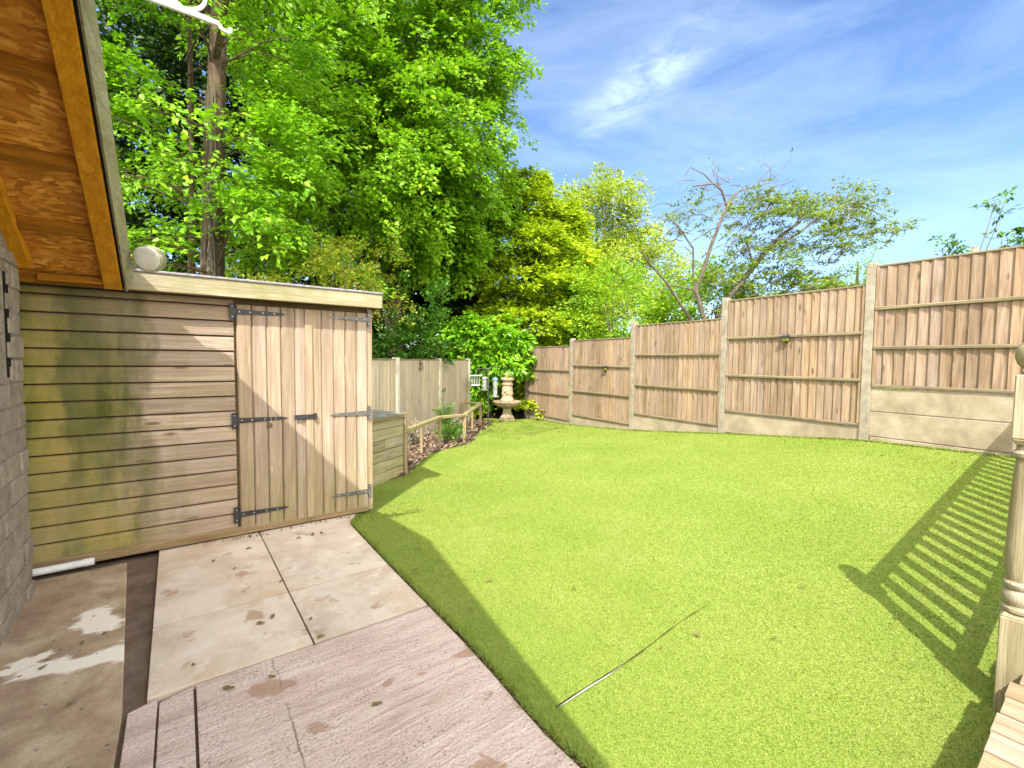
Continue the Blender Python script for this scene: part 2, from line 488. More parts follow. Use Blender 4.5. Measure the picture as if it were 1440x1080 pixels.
M['bearer'] = wood('bearer_wood', (0.12, 0.085, 0.045), (0.22, 0.155, 0.08), (0.30, 0.22, 0.12), 'X', 0.3, 0.3)
M['fence'] = wood('fence_board_wood', (0.17, 0.105, 0.068), (0.345, 0.24, 0.165), (0.475, 0.36, 0.265), 'Z', 0.55, 0.9, kr=(0.08, 0.17), algae=fence_weather, con=0.22)
M['rail'] = wood('fence_rail_wood', (0.13, 0.10, 0.065), (0.22, 0.18, 0.12), (0.31, 0.26, 0.18), 'X', 0.3, 0.4, algae=moss_patch((0.17, 0.165, 0.075), 0.45, 0.7, 0.6, 3))
M['fence_face'] = wood('smooth_fence_wood', (0.35, 0.28, 0.19), (0.48, 0.405, 0.295), (0.57, 0.50, 0.385), 'Z', 0.35, 0.4, con=0.24)
M['bedwood'] = wood('bed_rail_wood', (0.22, 0.165, 0.085), (0.33, 0.27, 0.15), (0.43, 0.36, 0.22), 'X', 0.3, 0.3, algae=moss_patch((0.22, 0.23, 0.07), 0.45, 0.68, 0.7, 4))
M['bedpost'] = wood('bed_post_wood', (0.24, 0.17, 0.105), (0.35, 0.27, 0.175), (0.45, 0.37, 0.255), 'Z', 0.3, 0.3)
M['boxwood'] = wood('box_plank_wood', (0.24, 0.20, 0.115), (0.38, 0.325, 0.20), (0.48, 0.42, 0.28), 'X', 0.4, 0.4, algae=moss_patch((0.24, 0.25, 0.075), 0.45, 0.7, 0.6, 4))
M['newel'] = wood('newel_wood', (0.27, 0.225, 0.14), (0.40, 0.345, 0.235), (0.50, 0.45, 0.33), 'Z', 0.1, 0.35, algae=moss_patch((0.26, 0.22, 0.085), 0.48, 0.72, 0.55, 5))
M['deck'] = wood('deck_wood', (0.28, 0.20, 0.12), (0.42, 0.31, 0.20), (0.52, 0.41, 0.28), 'Y', 0.3, 0.3)
M['orange'] = wood('soffit_timber', (0.40, 0.155, 0.018), (0.62, 0.27, 0.04), (0.74, 0.37, 0.07), 'Y', 0.15, 0.3)
M['orange_x'] = wood('noggin_timber', (0.20, 0.07, 0.010), (0.32, 0.12, 0.018), (0.42, 0.18, 0.03), 'X', 0.2, 0.3)
M['barge'] = wood('barge_board_wood', (0.22, 0.20, 0.12), (0.38, 0.35, 0.22), (0.50, 0.47, 0.32), 'Y', 0.1, 0.25, algae=moss_patch((0.24, 0.25, 0.09), 0.45, 0.7, 0.6, 5))


def osb():
    m, t, b = new_mat('osb_sheet')
    tc = N(t, 'ShaderNodeTexCoord')
    vo = N(t, 'ShaderNodeTexVoronoi', inp={'Scale': 46.0}); nz = noise(t, tc.outputs['Object'], 6, 3)
    dv = N(t, 'ShaderNodeVectorMath', operation='MULTIPLY_ADD'); dv.inputs[1].default_value = (0.25, 0.25, 0.25)
    t.links.new(N(t, 'ShaderNodeTexNoise', inp={'Scale': 5.0}).outputs[1], dv.inputs[0])
    t.links.new(mapping(t, tc.outputs['Object'], (0.55, 1.3, 1), rot=(0, 0, 0.6)), dv.inputs[2])
    t.links.new(dv.outputs[0], vo.inputs['Vector'])
    sp = N(t, 'ShaderNodeSeparateColor'); t.links.new(vo.outputs['Color'], sp.inputs[0])
    c = ramp(t, sp.outputs[0], [(0.0, (0.34, 0.12, 0.012)), (0.5, (0.58, 0.24, 0.026)), (1.0, (0.80, 0.42, 0.08))]).outputs[0]
    c = mix(t, rng_map(t, nz, 0.4, 0.65, 0, 0.6), c, (0.40, 0.15, 0.016))
    t.links.new(c, b.inputs['Base Color']); bump(t, b, sp.outputs[0], 0.2, 0.003)
    return m


M['osb'] = osb()
M['concrete'] = mineral('post_concrete', [(0.21, 0.182, 0.145), (0.315, 0.28, 0.225), (0.42, 0.38, 0.315)], 9, 120, 0.6,
                        speck=(70, (0.24, 0.19, 0.12), 0.5))
M['gravelboard'] = mineral('gravel_board_concrete', [(0.23, 0.185, 0.135), (0.355, 0.295, 0.22), (0.47, 0.41, 0.325)], 3.2, 110, 0.4,
                           stain=lambda t, o, c: mix(t, rng_map(t, noise(t, mapping(t, o, (2, 2, 5)), 1.2, 6, .65), .52, .75, 0, .5), c, (0.30, 0.27, 0.13)))
M['lightconcrete'] = mineral('pale_post_concrete', [(0.42, 0.39, 0.31), (0.52, 0.49, 0.41), (0.58, 0.56, 0.48)], 7, 100, 0.3)
M['block'] = mineral('wall_block', [(0.26, 0.22, 0.17), (0.36, 0.315, 0.25), (0.45, 0.40, 0.33)], 11, 75, 0.9, bd=0.02)
M['mortar'] = mineral('mortar', [(0.20, 0.17, 0.13), (0.27, 0.235, 0.185), (0.33, 0.29, 0.23)], 20, 120, 0.6)
M['stone'] = mineral('fountain_stone', [(0.33, 0.25, 0.16), (0.46, 0.37, 0.25), (0.56, 0.475, 0.35)], 8, 70, 0.5,
                     stain=lambda t, o, c: mix(t, rng_map(t, noise(t, o, 5, 6, .7), .5, .72, 0, .6), c, (0.22, 0.18, 0.11)))
M['black'] = plain('black_iron', (0.028, 0.03, 0.034), 0.45, 0.0, 0.3, 0.5, 40)
M['greyiron'] = plain('galvanised_iron', (0.15, 0.15, 0.155), 0.42, 0.3, 0.25, 0.5, 40)
M['screw'] = plain('screw_steel', (0.55, 0.54, 0.5), 0.35, 0.7)
M['felt'] = plain('roof_felt', (0.30, 0.29, 0.31), 0.9, 0, 0.25, 0.2, 30)
M['white'] = plain('white_paint', (0.80, 0.81, 0.83), 0.45, 0, 0.06, 0.4, 20)
M['pipe'] = plain('white_plastic_pipe', (0.74, 0.77, 0.80), 0.4, 0, 0.08)
M['cream'] = plain('cream_plastic', (0.62, 0.61, 0.54), 0.5, 0, 0.15, 0.3, 14)
M['mosscream'] = plain('mossy_plastic', (0.36, 0.36, 0.22), 0.6, 0, 0.4, 0.3, 20)
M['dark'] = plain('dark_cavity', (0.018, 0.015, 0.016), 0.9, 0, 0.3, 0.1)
M['solar'] = plain('solar_cell', (0.07, 0.075, 0.10), 0.25, 0, 0.2, 0.5, 60)
M['solarcase'] = plain('black_lamp_case', (0.03, 0.03, 0.03), 0.5)
M['diffuser'] = plain('algae_stained_lens', (0.30, 0.33, 0.07), 0.35, 0, 0.3, 0.5, 60)
M['feed'] = plain('feeder_mesh_metal', (0.42, 0.45, 0.42), 0.4, 0.3, 0.3, 0.5, 60)
M['blue'] = plain('blue_plastic', (0.16, 0.30, 0.48), 0.5)
M['slate'] = plain('box_lid_felt', (0.27, 0.27, 0.25), 0.85, 0, 0.3, 0.2, 12)
M['chim'] = mineral('chimney_brick', [(0.40, 0.22, 0.16), (0.5, 0.30, 0.22), (0.58, 0.38, 0.30)], 8, 60)
M['tile'] = mineral('roof_tile', [(0.20, 0.12, 0.09), (0.28, 0.17, 0.12), (0.33, 0.21, 0.16)], 8, 60)


def bark(name, d, m_, l):
    m, t, b = new_mat(name)
    tc = N(t, 'ShaderNodeTexCoord')
    n1 = noise(t, mapping(t, tc.outputs['Object'], (16, 16, 2.2)), 1.0, 6, 0.65, 0.6)
    n2 = noise(t, tc.outputs['Object'], 2.0, 4, 0.6)
    c = ramp(t, n1, [(0.3, d), (0.5, m_), (0.72, l)]).outputs[0]
    c = mix(t, rng_map(t, n2, 0.45, 0.7, 0, 0.55), c, (0.10, 0.105, 0.04))
    t.links.new(c, b.inputs['Base Color']); b.inputs['Roughness'].default_value = 0.9
    bump(t, b, n1, 0.9, 0.03)
    return m


M['bark'] = bark('brown_bark', (0.045, 0.030, 0.02), (0.12, 0.082, 0.054), (0.215, 0.158, 0.108))
M['palebark'] = bark('pale_bark', (0.22, 0.19, 0.14), (0.38, 0.33, 0.26), (0.5, 0.45, 0.37))
M['twig'] = bark('grey_twig', (0.07, 0.058, 0.045), (0.16, 0.132, 0.105), (0.27, 0.235, 0.195))


def patio_stain(t, o, c):
    n1 = noise(t, o, 1.9, 5, 0.6, 0.5)
    c = mix(t, rng_map(t, n1, 0.48, 0.66, 0, 0.6), c, (0.50, 0.345, 0.20))
    n3 = noise(t, mapping(t, o, loc=(3, 1, 0)), 4.4, 5, 0.6, 0.3)
    c = mix(t, rng_map(t, n3, 0.615, 0.66, 0, 0.7), c, (0.36, 0.22, 0.14))
    n2 = noise(t, mapping(t, o, loc=(5, 3, 0)), 6.0, 6, 0.7, 0.3)
    return mix(t, rng_map(t, n2, 0.52, 0.68, 0, 0.7), c, (0.76, 0.70, 0.62))


M['slab'] = mineral('sandstone_slab', [(0.50, 0.41, 0.33), (0.66, 0.57, 0.475), (0.74, 0.665, 0.58)], 3.0, 140, 0.25, stain=patio_stain, rough=0.85, bd=0.004)


def pink_concrete():
    m, t, b = new_mat('pink_concrete')
    tc = N(t, 'ShaderNodeTexCoord'); o = tc.outputs['Object']
    n1 = noise(t, mapping(t, o, (2.2, 9, 1)), 1.0, 6, 0.65, 0.4)
    n2 = noise(t, o, 85, 4, 0.6)
    n3 = noise(t, mapping(t, o, (3.5, 26, 1)), 1.0, 5, 0.6, 0.8)
    c = ramp(t, n1, [(0.28, (0.47, 0.355, 0.31)), (0.5, (0.65, 0.525, 0.475)), (0.74, (0.77, 0.66, 0.61))]).outputs[0]
    c = mix(t, rng_map(t, n2, 0.42, 0.64, 0, 0.45), c, (0.38, 0.265, 0.21))
    c = mix(t, rng_map(t, n3, 0.5, 0.68, 0, 0.5), c, (0.78, 0.68, 0.62))
    vo = N(t, 'ShaderNodeTexVoronoi', inp={'Scale': 62.0}); t.links.new(o, vo.inputs['Vector'])
    pit = rng_map(t, vo.outputs['Distance'], 0.14, 0.3, 1.0, 0.0)
    msk = rng_map(t, noise(t, o, 5, 4, 0.6), 0.45, 0.62, 0, 0.6)
    pm = N(t, 'ShaderNodeMath', operation='MULTIPLY'); t.links.new(pit, pm.inputs[0]); t.links.new(msk, pm.inputs[1])
    c = mix(t, pm.outputs[0], c, (0.21, 0.13, 0.105))
    # damp-looking brown patches with an edge of their own
    n5 = noise(t, mapping(t, o, (2.4, 3.4, 1), (2.3, 1.1, 0)), 1.3, 4, 0.5, 0.4)
    c = mix(t, rng_map(t, n5, 0.60, 0.625, 0, 0.7), c, (0.38, 0.235, 0.15))
    sx_ = N(t, 'ShaderNodeSeparateXYZ'); t.links.new(o, sx_.inputs[0])
    wv = N(t, 'ShaderNodeMath', operation='MULTIPLY_ADD', inp={1: 0.045, 2: -0.34}); t.links.new(noise(t, mapping(t, o, (1, 4, 1)), 1.4, 6, 0.6), wv.inputs[0])
    cr = N(t, 'ShaderNodeMath', operation='ADD'); t.links.new(sx_.outputs[0], cr.inputs[0]); t.links.new(wv.outputs[0], cr.inputs[1])
    ca = N(t, 'ShaderNodeMath', operation='ABSOLUTE'); t.links.new(cr.outputs[0], ca.inputs[0])
    cm = N(t, 'ShaderNodeMath', operation='MULTIPLY'); t.links.new(rng_map(t, ca.outputs[0], 0.0015, 0.005, 0.75, 0.0), cm.inputs[0]); t.links.new(rng_map(t, noise(t, o, 3.1, 3, 0.5), 0.42, 0.55), cm.inputs[1])
    c = mix(t, cm.outputs[0], c, (0.17, 0.115, 0.10))
    t.links.new(c, b.inputs['Base Color']); b.inputs['Roughness'].default_value = 0.88
    s = N(t, 'ShaderNodeMath', operation='MULTIPLY_ADD', inp={1: 1.4}); t.links.new(n3, s.inputs[0]); t.links.new(n2, s.inputs[2])
    s2 = N(t, 'ShaderNodeMath', operation='SUBTRACT'); t.links.new(s.outputs[0], s2.inputs[0]); t.links.new(pm.outputs[0], s2.inputs[1])
    bump(t, b, s2.outputs[0], 0.8, 0.012)
    return m


M['pink'] = pink_concrete()


def old_slab_sun_and_specks(t, o, c):
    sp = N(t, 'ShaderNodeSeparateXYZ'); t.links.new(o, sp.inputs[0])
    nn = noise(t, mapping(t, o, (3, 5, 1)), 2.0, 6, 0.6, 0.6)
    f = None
    # patches of sunlight painted pale into the slab colour
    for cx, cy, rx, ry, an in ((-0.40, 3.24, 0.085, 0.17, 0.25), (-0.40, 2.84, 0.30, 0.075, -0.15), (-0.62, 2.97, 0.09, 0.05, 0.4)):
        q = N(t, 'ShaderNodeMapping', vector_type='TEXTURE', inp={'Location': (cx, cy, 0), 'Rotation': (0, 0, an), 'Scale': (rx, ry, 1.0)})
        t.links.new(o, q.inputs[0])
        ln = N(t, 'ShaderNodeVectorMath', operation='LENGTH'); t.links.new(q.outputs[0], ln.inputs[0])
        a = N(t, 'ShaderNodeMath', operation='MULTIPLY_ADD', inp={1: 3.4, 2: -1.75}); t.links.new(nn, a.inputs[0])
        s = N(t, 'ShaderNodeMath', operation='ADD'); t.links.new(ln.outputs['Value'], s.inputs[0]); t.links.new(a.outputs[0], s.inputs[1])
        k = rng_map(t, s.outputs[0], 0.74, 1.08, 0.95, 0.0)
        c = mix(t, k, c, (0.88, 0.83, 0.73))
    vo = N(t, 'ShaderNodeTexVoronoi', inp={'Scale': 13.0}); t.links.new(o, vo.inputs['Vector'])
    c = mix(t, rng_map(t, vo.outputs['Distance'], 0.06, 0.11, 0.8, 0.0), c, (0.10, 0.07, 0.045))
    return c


M['oldslab'] = mineral('worn_brown_concrete', [(0.22, 0.155, 0.10), (0.40, 0.305, 0.205), (0.60, 0.50, 0.37)], 3.6, 120, 0.5, stain=old_slab_sun_and_specks)
M['soil'] = mineral('dark_soil', [(0.055, 0.036, 0.023), (0.095, 0.065, 0.042), (0.15, 0.105, 0.072)], 7, 60, 0.9, bd=0.015)
M['strip'] = mineral('damp_brown_bed', [(0.11, 0.075, 0.052), (0.165, 0.118, 0.085), (0.23, 0.175, 0.135)], 7, 90, 0.6)
M['mulch'] = mineral('bark_mulch_soil', [(0.11, 0.07, 0.048), (0.20, 0.135, 0.095), (0.31, 0.235, 0.18)], 14, 55, 0.9, bd=0.02)
M['edging'] = mineral('turf_backing', [(0.36, 0.34, 0.29), (0.5, 0.47, 0.41), (0.62, 0.59, 0.53)], 14, 70, 0.6)


def turf_base():
    m, t, b = new_mat('artificial_turf')
    tc = N(t, 'ShaderNodeTexCoord'); o = tc.outputs['Object']
    n1 = noise(t, o, 130, 3, 0.7); n2 = noise(t, o, 0.8, 5, 0.6); n3 = noise(t, o, 380, 2, 0.6)
    c = ramp(t, n1, [(0.3, (0.17, 0.235, 0.024)), (0.5, (0.25, 0.32, 0.05)), (0.7, (0.36, 0.395, 0.12))]).outputs[0]
    c = mix(t, rng_map(t, n3, 0.4, 0.7, 0, 0.5), c, (0.12, 0.19, 0.012))
    c = mix(t, rng_map(t, n2, 0.4, 0.65, 0, 0.5), c, (0.15, 0.25, 0.022))
    n4 = noise(t, mapping(t, o, (1.0, 0.7, 1), (4, 2, 0)), 1.5, 6, 0.7)
    c = mix(t, rng_map(t, n4, 0.55, 0.75, 0, 0.5), c, (0.35, 0.36, 0.13))
    t.links.new(c, b.inputs['Base Color']); b.inputs['Roughness'].default_value = 0.7
    bump(t, b, n1, 0.8, 0.012)
    return m


M['turf'] = turf_base()
M['blade'] = leaf_mat('turf_blade', [(0.0, (0.155, 0.235, 0.026)), (0.35, (0.230, 0.325, 0.044)), (0.7, (0.305, 0.385, 0.079)), (0.9, (0.414, 0.460, 0.168)), (1.0, (0.536, 0.570, 0.326))],
                      0.25, (1.1, 1.1, 0.7), 0.5, 0.25, 0.38)
M['beech'] = leaf_mat('beech_leaf', [(0.0, (0.107, 0.264, 0.011)), (0.45, (0.196, 0.430, 0.014)), (0.85, (0.313, 0.562, 0.019)), (1.0, (0.490, 0.632, 0.041))], 0.3, None, 0.4, 0.35, 0.35)
M['beech2'] = leaf_mat('broad_leaf', [(0.0, (0.114, 0.256, 0.011)), (0.45, (0.211, 0.433, 0.017)), (0.85, (0.325, 0.556, 0.025)), (1.0, (0.471, 0.671, 0.056))], 0.3, None, 0.4, 0.35, 0.4)
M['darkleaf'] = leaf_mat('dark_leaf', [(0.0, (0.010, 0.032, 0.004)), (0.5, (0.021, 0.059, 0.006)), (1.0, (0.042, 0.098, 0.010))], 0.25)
M['ivy'] = leaf_mat('ivy_leaf', [(0.0, (0.033, 0.111, 0.011)), (0.5, (0.066, 0.188, 0.015)), (1.0, (0.133, 0.298, 0.028))], 0.3, None, 0.35, 0.5)
M['olive'] = leaf_mat('olive_leaf', [(0.0, (0.115, 0.166, 0.015)), (0.5, (0.245, 0.307, 0.027)), (0.9, (0.389, 0.420, 0.044)), (1.0, (0.475, 0.374, 0.075))], 0.35, None, 0.5, 0.3, 0.3)
M['gold'] = leaf_mat('golden_needle', [(0.0, (0.127, 0.228, 0.013)), (0.4, (0.332, 0.466, 0.018)), (0.75, (0.507, 0.629, 0.022)), (1.0, (0.625, 0.694, 0.047))], 0.35, (1.1, 1.15, 0.6), 0.6, 0.2, 0.4)
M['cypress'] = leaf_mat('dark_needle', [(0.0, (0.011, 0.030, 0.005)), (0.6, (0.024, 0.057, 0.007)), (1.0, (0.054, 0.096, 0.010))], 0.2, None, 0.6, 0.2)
M['birch'] = leaf_mat('birch_leaf', [(0.0, (0.180, 0.288, 0.024)), (0.5, (0.315, 0.432, 0.036)), (1.0, (0.495, 0.562, 0.072))], 0.3, None, 0.5, 0.3, 0.3)
M['bright'] = leaf_mat('bright_shrub_leaf', [(0.0, (0.130, 0.312, 0.018)), (0.5, (0.260, 0.469, 0.025)), (1.0, (0.455, 0.610, 0.044))], 0.3, None, 0.45, 0.3, 0.4)
M['rowan'] = leaf_mat('rowan_leaf', [(0.0, (0.08, 0.17, 0.02)), (0.5, (0.17, 0.27, 0.025)), (0.85, (0.27, 0.32, 0.035)), (1.0, (0.38, 0.23, 0.06))], 0.3, None, 0.5, 0.3, 0.35)
M['laurel'] = leaf_mat('laurel_leaf', [(0.0, (0.092, 0.281, 0.011)), (0.5, (0.198, 0.464, 0.016)), (1.0, (0.396, 0.660, 0.040))], 0.3, None, 0.3, 0.5)
M['herb'] = leaf_mat('herb_leaf', [(0.0, (0.08, 0.20, 0.02)), (1.0, (0.2, 0.36, 0.05))], 0.35)
M['greyherb'] = leaf_mat('grey_herb_leaf', [(0.0, (0.22, 0.20, 0.14)), (1.0, (0.40, 0.38, 0.28))], 0.25)
M['deadleaf'] = leaf_mat('dead_leaf', [(0.0, (0.08, 0.055, 0.025)), (0.5, (0.19, 0.135, 0.05)), (0.8, (0.20, 0.19, 0.07)), (1.0, (0.40, 0.32, 0.18))], 0.1, None, 0.7, 0.2)
M['mulchchip'] = leaf_mat('mulch_chip', [(0.0, (0.09, 0.055, 0.038)), (0.5, (0.22, 0.14, 0.095)), (1.0, (0.50, 0.41, 0.31))], 0.05, None, 0.8, 0.2)

# ------------------------------------------------------------------ ground, lawn, patio
def sheet(name, P, nx, mat, parent=None):    # P: rows of points
    ny = len(P) // nx
    f = [(j * nx + i, j * nx + i + 1, (j + 1) * nx + i + 1, (j + 1) * nx + i) for j in range(ny - 1) for i in range(nx - 1)]
    me = bpy.data.meshes.new(name); me.from_pydata([tuple(p) for p in P], [], f); me.update(); me.materials.append(mat)
    me.polygons.foreach_set('use_smooth', [True] * len(me.polygons))
    o = bpy.data.objects.new(name, me); COL.objects.link(o); return o


ax = np.concatenate([-np.geomspace(400, 12, 14), np.linspace(-10, 10, 41), np.geomspace(12, 400, 14)])
gx, gy = np.meshgrid(ax, ax + 4)
h = gz(np.clip(gx, -20, 20), np.clip(gy, -20, 36)) - 0.075
struct(sheet('ground', np.stack([gx.ravel(), gy.ravel(), h.ravel()], 1), len(ax), M['soil']), 'bare brown garden soil reaching out beyond the fences and trees', 'ground')

LEFT = np.array([(.9, .35), (.62, .85), (.40, 1.3), (.286, 1.517), (.137, 1.702), (-.052, 2.003), (-.224, 2.255), (-.45, 2.57), (-.83, 3.1), (-1.375, 3.88),
                 (-1.42, 4.3), (-1.60, 5.1), (-1.36, 5.72), (-1.33, 6.6), (-1.31, 7.05), (-1.10, 7.5), (-.78, 7.95), (-.74, 8.4), (-.74, 9.45), (-.60, 10.2), (-.52, 11.0), (-.75, 11.9), (-.75, 12.3)])
D_F = np.array([-0.522, 0.853]); D_F /= np.linalg.norm(D_F); P0_F = np.array([4.6, 5.75]); N_F = np.array([-D_F[1], -D_F[0]]) * np.array([1, -1])
# N_F points from the fence towards the lawn
N_F = np.array([-D_F[1], D_F[0]])
if N_F @ (np.array([0, 5]) - P0_F) < 0: N_F = -N_F


def lx(y): return np.interp(y, LEFT[:, 1], LEFT[:, 0])


def rx_(y):
    y = np.asarray(y, float)
    return P0_F[0] + (y - P0_F[1]) * D_F[0] / D_F[1] - 0.03


ys = np.linspace(0.4, 12.25, 120); nxl = 70
P = []
for y in ys:
    for x in np.linspace(lx(y), min(rx_(y), 7.5), nxl): P.append((x, y, float(gz(x, y)) + 0.0))
struct(sheet('lawn', P, nxl, M['turf']), 'bright lime green artificial turf lawn', 'lawn')

rng = np.random.default_rng(5)


def turf_blades(n):
    # more, finer blades near the viewer's patio, fewer and wider far off
    y = []; 
    r = rng.random(n * 3)
    yy = 0.9 * (12.2 / 0.9) ** (r ** 0.92)
    xx = rng.random(n * 3)
    x = lx(yy) - 0.012 + xx * (np.minimum(rx_(yy), 1.25 * yy + 0.6) - lx(yy) - 0.02)
    w = (np.minimum(rx_(yy), 1.25 * yy + 0.6) - lx(yy)); keep = (rng.random(n * 3) < w / 6.5) & (w > 0.05)
    x, yy = x[keep][:n], yy[keep][:n]
    n = len(x)
    z = gz(x, yy)
    d = np.sqrt(x * x + yy * yy)
    hgt = rng.uniform(0.003, 0.008, n); wd = np.maximum(0.0014, 0.0011 * d ** 0.6) * rng.uniform(0.7, 1.4, n)
    ne = 9000; ye = rng.uniform(.9, 4.6, ne); xe = lx(ye) + rng.normal(0.0, .012, ne) + 0.004
    se = rng.uniform(-1.4, 7.8, 5000); fe = P0_F[None] + D_F[None] * se[:, None] + N_F[None] * (0.10 + np.abs(rng.normal(0, .02, 5000)))[:, None]
    x = np.concatenate([x, xe, fe[:, 0]]); yy = np.concatenate([yy, ye, fe[:, 1]]); z = np.concatenate([z, gz(xe, ye), gz(fe[:, 0], fe[:, 1])])
    hgt = np.concatenate([hgt, rng.uniform(.008, .026, ne), rng.uniform(.012, .04, 5000)]); wd = np.concatenate([wd, rng.uniform(.001, .0022, ne), rng.uniform(.003, .006, 5000)]); n = len(x)
    a = rng.random(n) * 2 * np.pi; lean = rng.uniform(0.6, 2.2, n) * hgt; la = a + rng.uniform(0.8, 2.2, n)
    b0 = np.stack([x - np.cos(a) * wd, yy - np.sin(a) * wd, z], 1); b1 = np.stack([x + np.cos(a) * wd, yy + np.sin(a) * wd, z], 1)
    tp = np.stack([x + np.cos(la) * lean, yy + np.sin(la) * lean, z + hgt], 1)
    V = np.stack([b0, b1, tp], 1).reshape(-1, 3)
    o = fast_mesh('grass', V, np.arange(n * 3).reshape(-1, 3), M['blade'])
    tag(o, 'short plastic grass pile covering the lawn', 'grass', kind='stuff')


turf_blades(600000)

PATIO = ROT_H
def hframe(name, mb, mat, label=None, bevel=0.0, kind='structure'):
    o = mb.build(name, mat, None, bevel=bevel); o.rotation_euler = (0, 0, ROT_H)
    if kind == 'structure': struct(o, label)
    return o


def edge_u(b):                               # u of the patio edge (against the lawn) at a given v
    pts = np.array([(p @ U2, p @ V2) for p in LEFT[:11]]); i = np.argsort(pts[:, 1])
    return float(np.interp(b, pts[i, 1], pts[i, 0]))


def poly_slab(mb, ring, z0, z1):
    n = len(ring); mb.add([(a, b, z0) for a, b in ring] + [(a, b, z1) for a, b in ring],
                          [tuple(range(n))[::-1], tuple(range(n, 2 * n))] + [(i, (i + 1) % n, n + (i + 1) % n, n + i) for i in range(n)])


mb = MB(); g = 0.004
rows = [(2.356, 2.970), (2.982, 3.642), (3.650, 4.16)]
for b0, b1 in rows:
    mb.add([], [])
    ul0, ul1 = -0.147 - (b0 - 2.35) * 0.008, -0.147 - (b1 - 2.35) * 0.008
    poly_slab(mb, [(ul0, b0), (0.505 - g - (b0 - 2.35) * 0.012, b0), (0.505 - g - (b1 - 2.35) * 0.012, b1), (ul1, b1)], -0.06, 0.0)
for b0, b1 in [(2.356, 2.970), (2.982, 4.16)]:
    ring = [(0.505 + g - (b0 - 2.35) * 0.012, b0)] + [(edge_u(b) - 0.025, b) for b in np.linspace(b0, b1, 6)] + [(0.505 + g - (b1 - 2.35) * 0.012, b1)]
    poly_slab(mb, ring, -0.06, 0.0)
hframe('patio', mb, M['slab'], 'pale sandstone paving slabs in front of the shed doors', bevel=0.0015)

mb = MB()
for a0, a1 in ((-0.205, -0.112), (-0.104, 0.010)):
    poly_slab(mb, [(a0, -1.5), (a1, -1.5), (a1, 2.335), (a0, 2.30)], -0.06, 0.0)
ring = [(0.020, -1.5)] + [(edge_u(b) - 0.025, b) for b in np.linspace(0.0, 2.338, 14)] + [(0.020, 2.338)]
ring.insert(1, (2.0, -1.5)); ring.insert(2, (2.0, -0.6))
poly_slab(mb, ring, -0.06, 0.0)
hframe('concrete_path', mb, M['pink'], 'pinkish rough brushed concrete path along the lawn edge', bevel=0.002)
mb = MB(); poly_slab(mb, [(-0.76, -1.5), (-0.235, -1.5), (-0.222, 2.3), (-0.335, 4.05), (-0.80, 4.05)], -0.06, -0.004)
hframe('brown_paving', mb, M['oldslab'], 'worn brown concrete strip along the block wall with patches of sunlight painted on it', bevel=0.006)
mb = MB(); poly_slab(mb, [(-0.85, -1.5), (2.0, -1.5), (1.17, 1.0), (1.16, 2.35), (1.16, 4.2), (-0.85, 4.2)], -0.08, -0.028)
hframe('soil_strip', mb, M['strip'], 'dark soil strip between the paving and the brown concrete')
# dark gap of earth along the curving edge of the lawn
rows_ = []
for y in np.linspace(0.9, 4.35, 60):
    x = float(lx(y)); j = rng.uniform(-.012, .012)
    rows_ += [(x - 0.05, y - 0.02, -0.012), (x + 0.004 + j, y, -0.004), (x + 0.018 + j, y + 0.005, float(gz(x, y)) + 0.002)]
struct(sheet('soil_gap', rows_, 3, M['soil']), 'thin line of dark earth between path and turf')
# seam in the turf
def seam():
    a = np.array([0.200, 1.782]); b = np.array([1.10, 2.46]); n = 60; V = []; rows2 = []
    t_ = (b - a) / np.linalg.norm(b - a); s_ = np.array([-t_[1], t_[0]])
    rows1 = []
    for i in range(n):
        k = i / (n - 1); c = a + (b - a) * k + s_ * 0.006 * math.sin(9 * k + 1) 
        w = max(0.0006, 0.002 * (1 - k) + 0.0009 + 0.0008 * math.sin(31 * k))
        for q, lift in ((-w, 0.0065), (w, 0.0065)): p = c + s_ * q; rows1.append((p[0], p[1], float(gz(*p)) + lift))
        w2 = 0.010 * max(0, math.sin(7.5 * k + 0.3)) * (1 - k) + 0.001
        for q, lift in ((-w - 0.001, 0.007), (-w - 0.001 - w2, 0.0085)): p = c + s_ * q; rows2.append((p[0], p[1], float(gz(*p)) + lift))
    struct(sheet('turf_seam', rows1, 2, M['dark']), 'open dark seam where two widths of turf meet')
    struct(sheet('turf_seam_edge', rows2, 2, M['edging']), 'white backing showing along the turf seam')
seam()
# pale cut edge of the turf along the foot of the long fence
rows_ = []
for s in np.linspace(-1.6, 7.9, 120):
    c = P0_F + D_F * s; jw = 0.012 * math.sin(5 * s) + 0.008 * math.sin(13.1 * s)
    p = c + N_F * (0.085); q = c + N_F * (0.108 + jw * 0.5)
    rows_ += [(p[0], p[1], float(gz(*p)) + 0.022), (q[0], q[1], float(gz(*q)) + 0.026)]
struct(sheet('turf_edging', rows_, 2, M['edging']), 'pale cut edge of the turf at the foot of the long fence')

# ------------------------------------------------------------------ block outbuilding on the left with its overhanging roof
R_ = random.Random(3)
WU = -0.75                                    # the wall face
VERGE_U, EAVE_V, EAVE_Z = -0.245, 3.995, 1.943
APEX_V, APEX_Z, KICK_V, KICK_Z = 1.36, 3.02, 2.45, 2.862


RV = (-0.75, APEX_V, KICK_V, EAVE_V); RZ = (APEX_Z - 0.345 * (APEX_V + 0.75), APEX_Z, KICK_Z, EAVE_Z)


def roof_z(v): return float(np.interp(v, RV, RZ)) - (0.6 * (v - EAVE_V) if v > EAVE_V else 0)


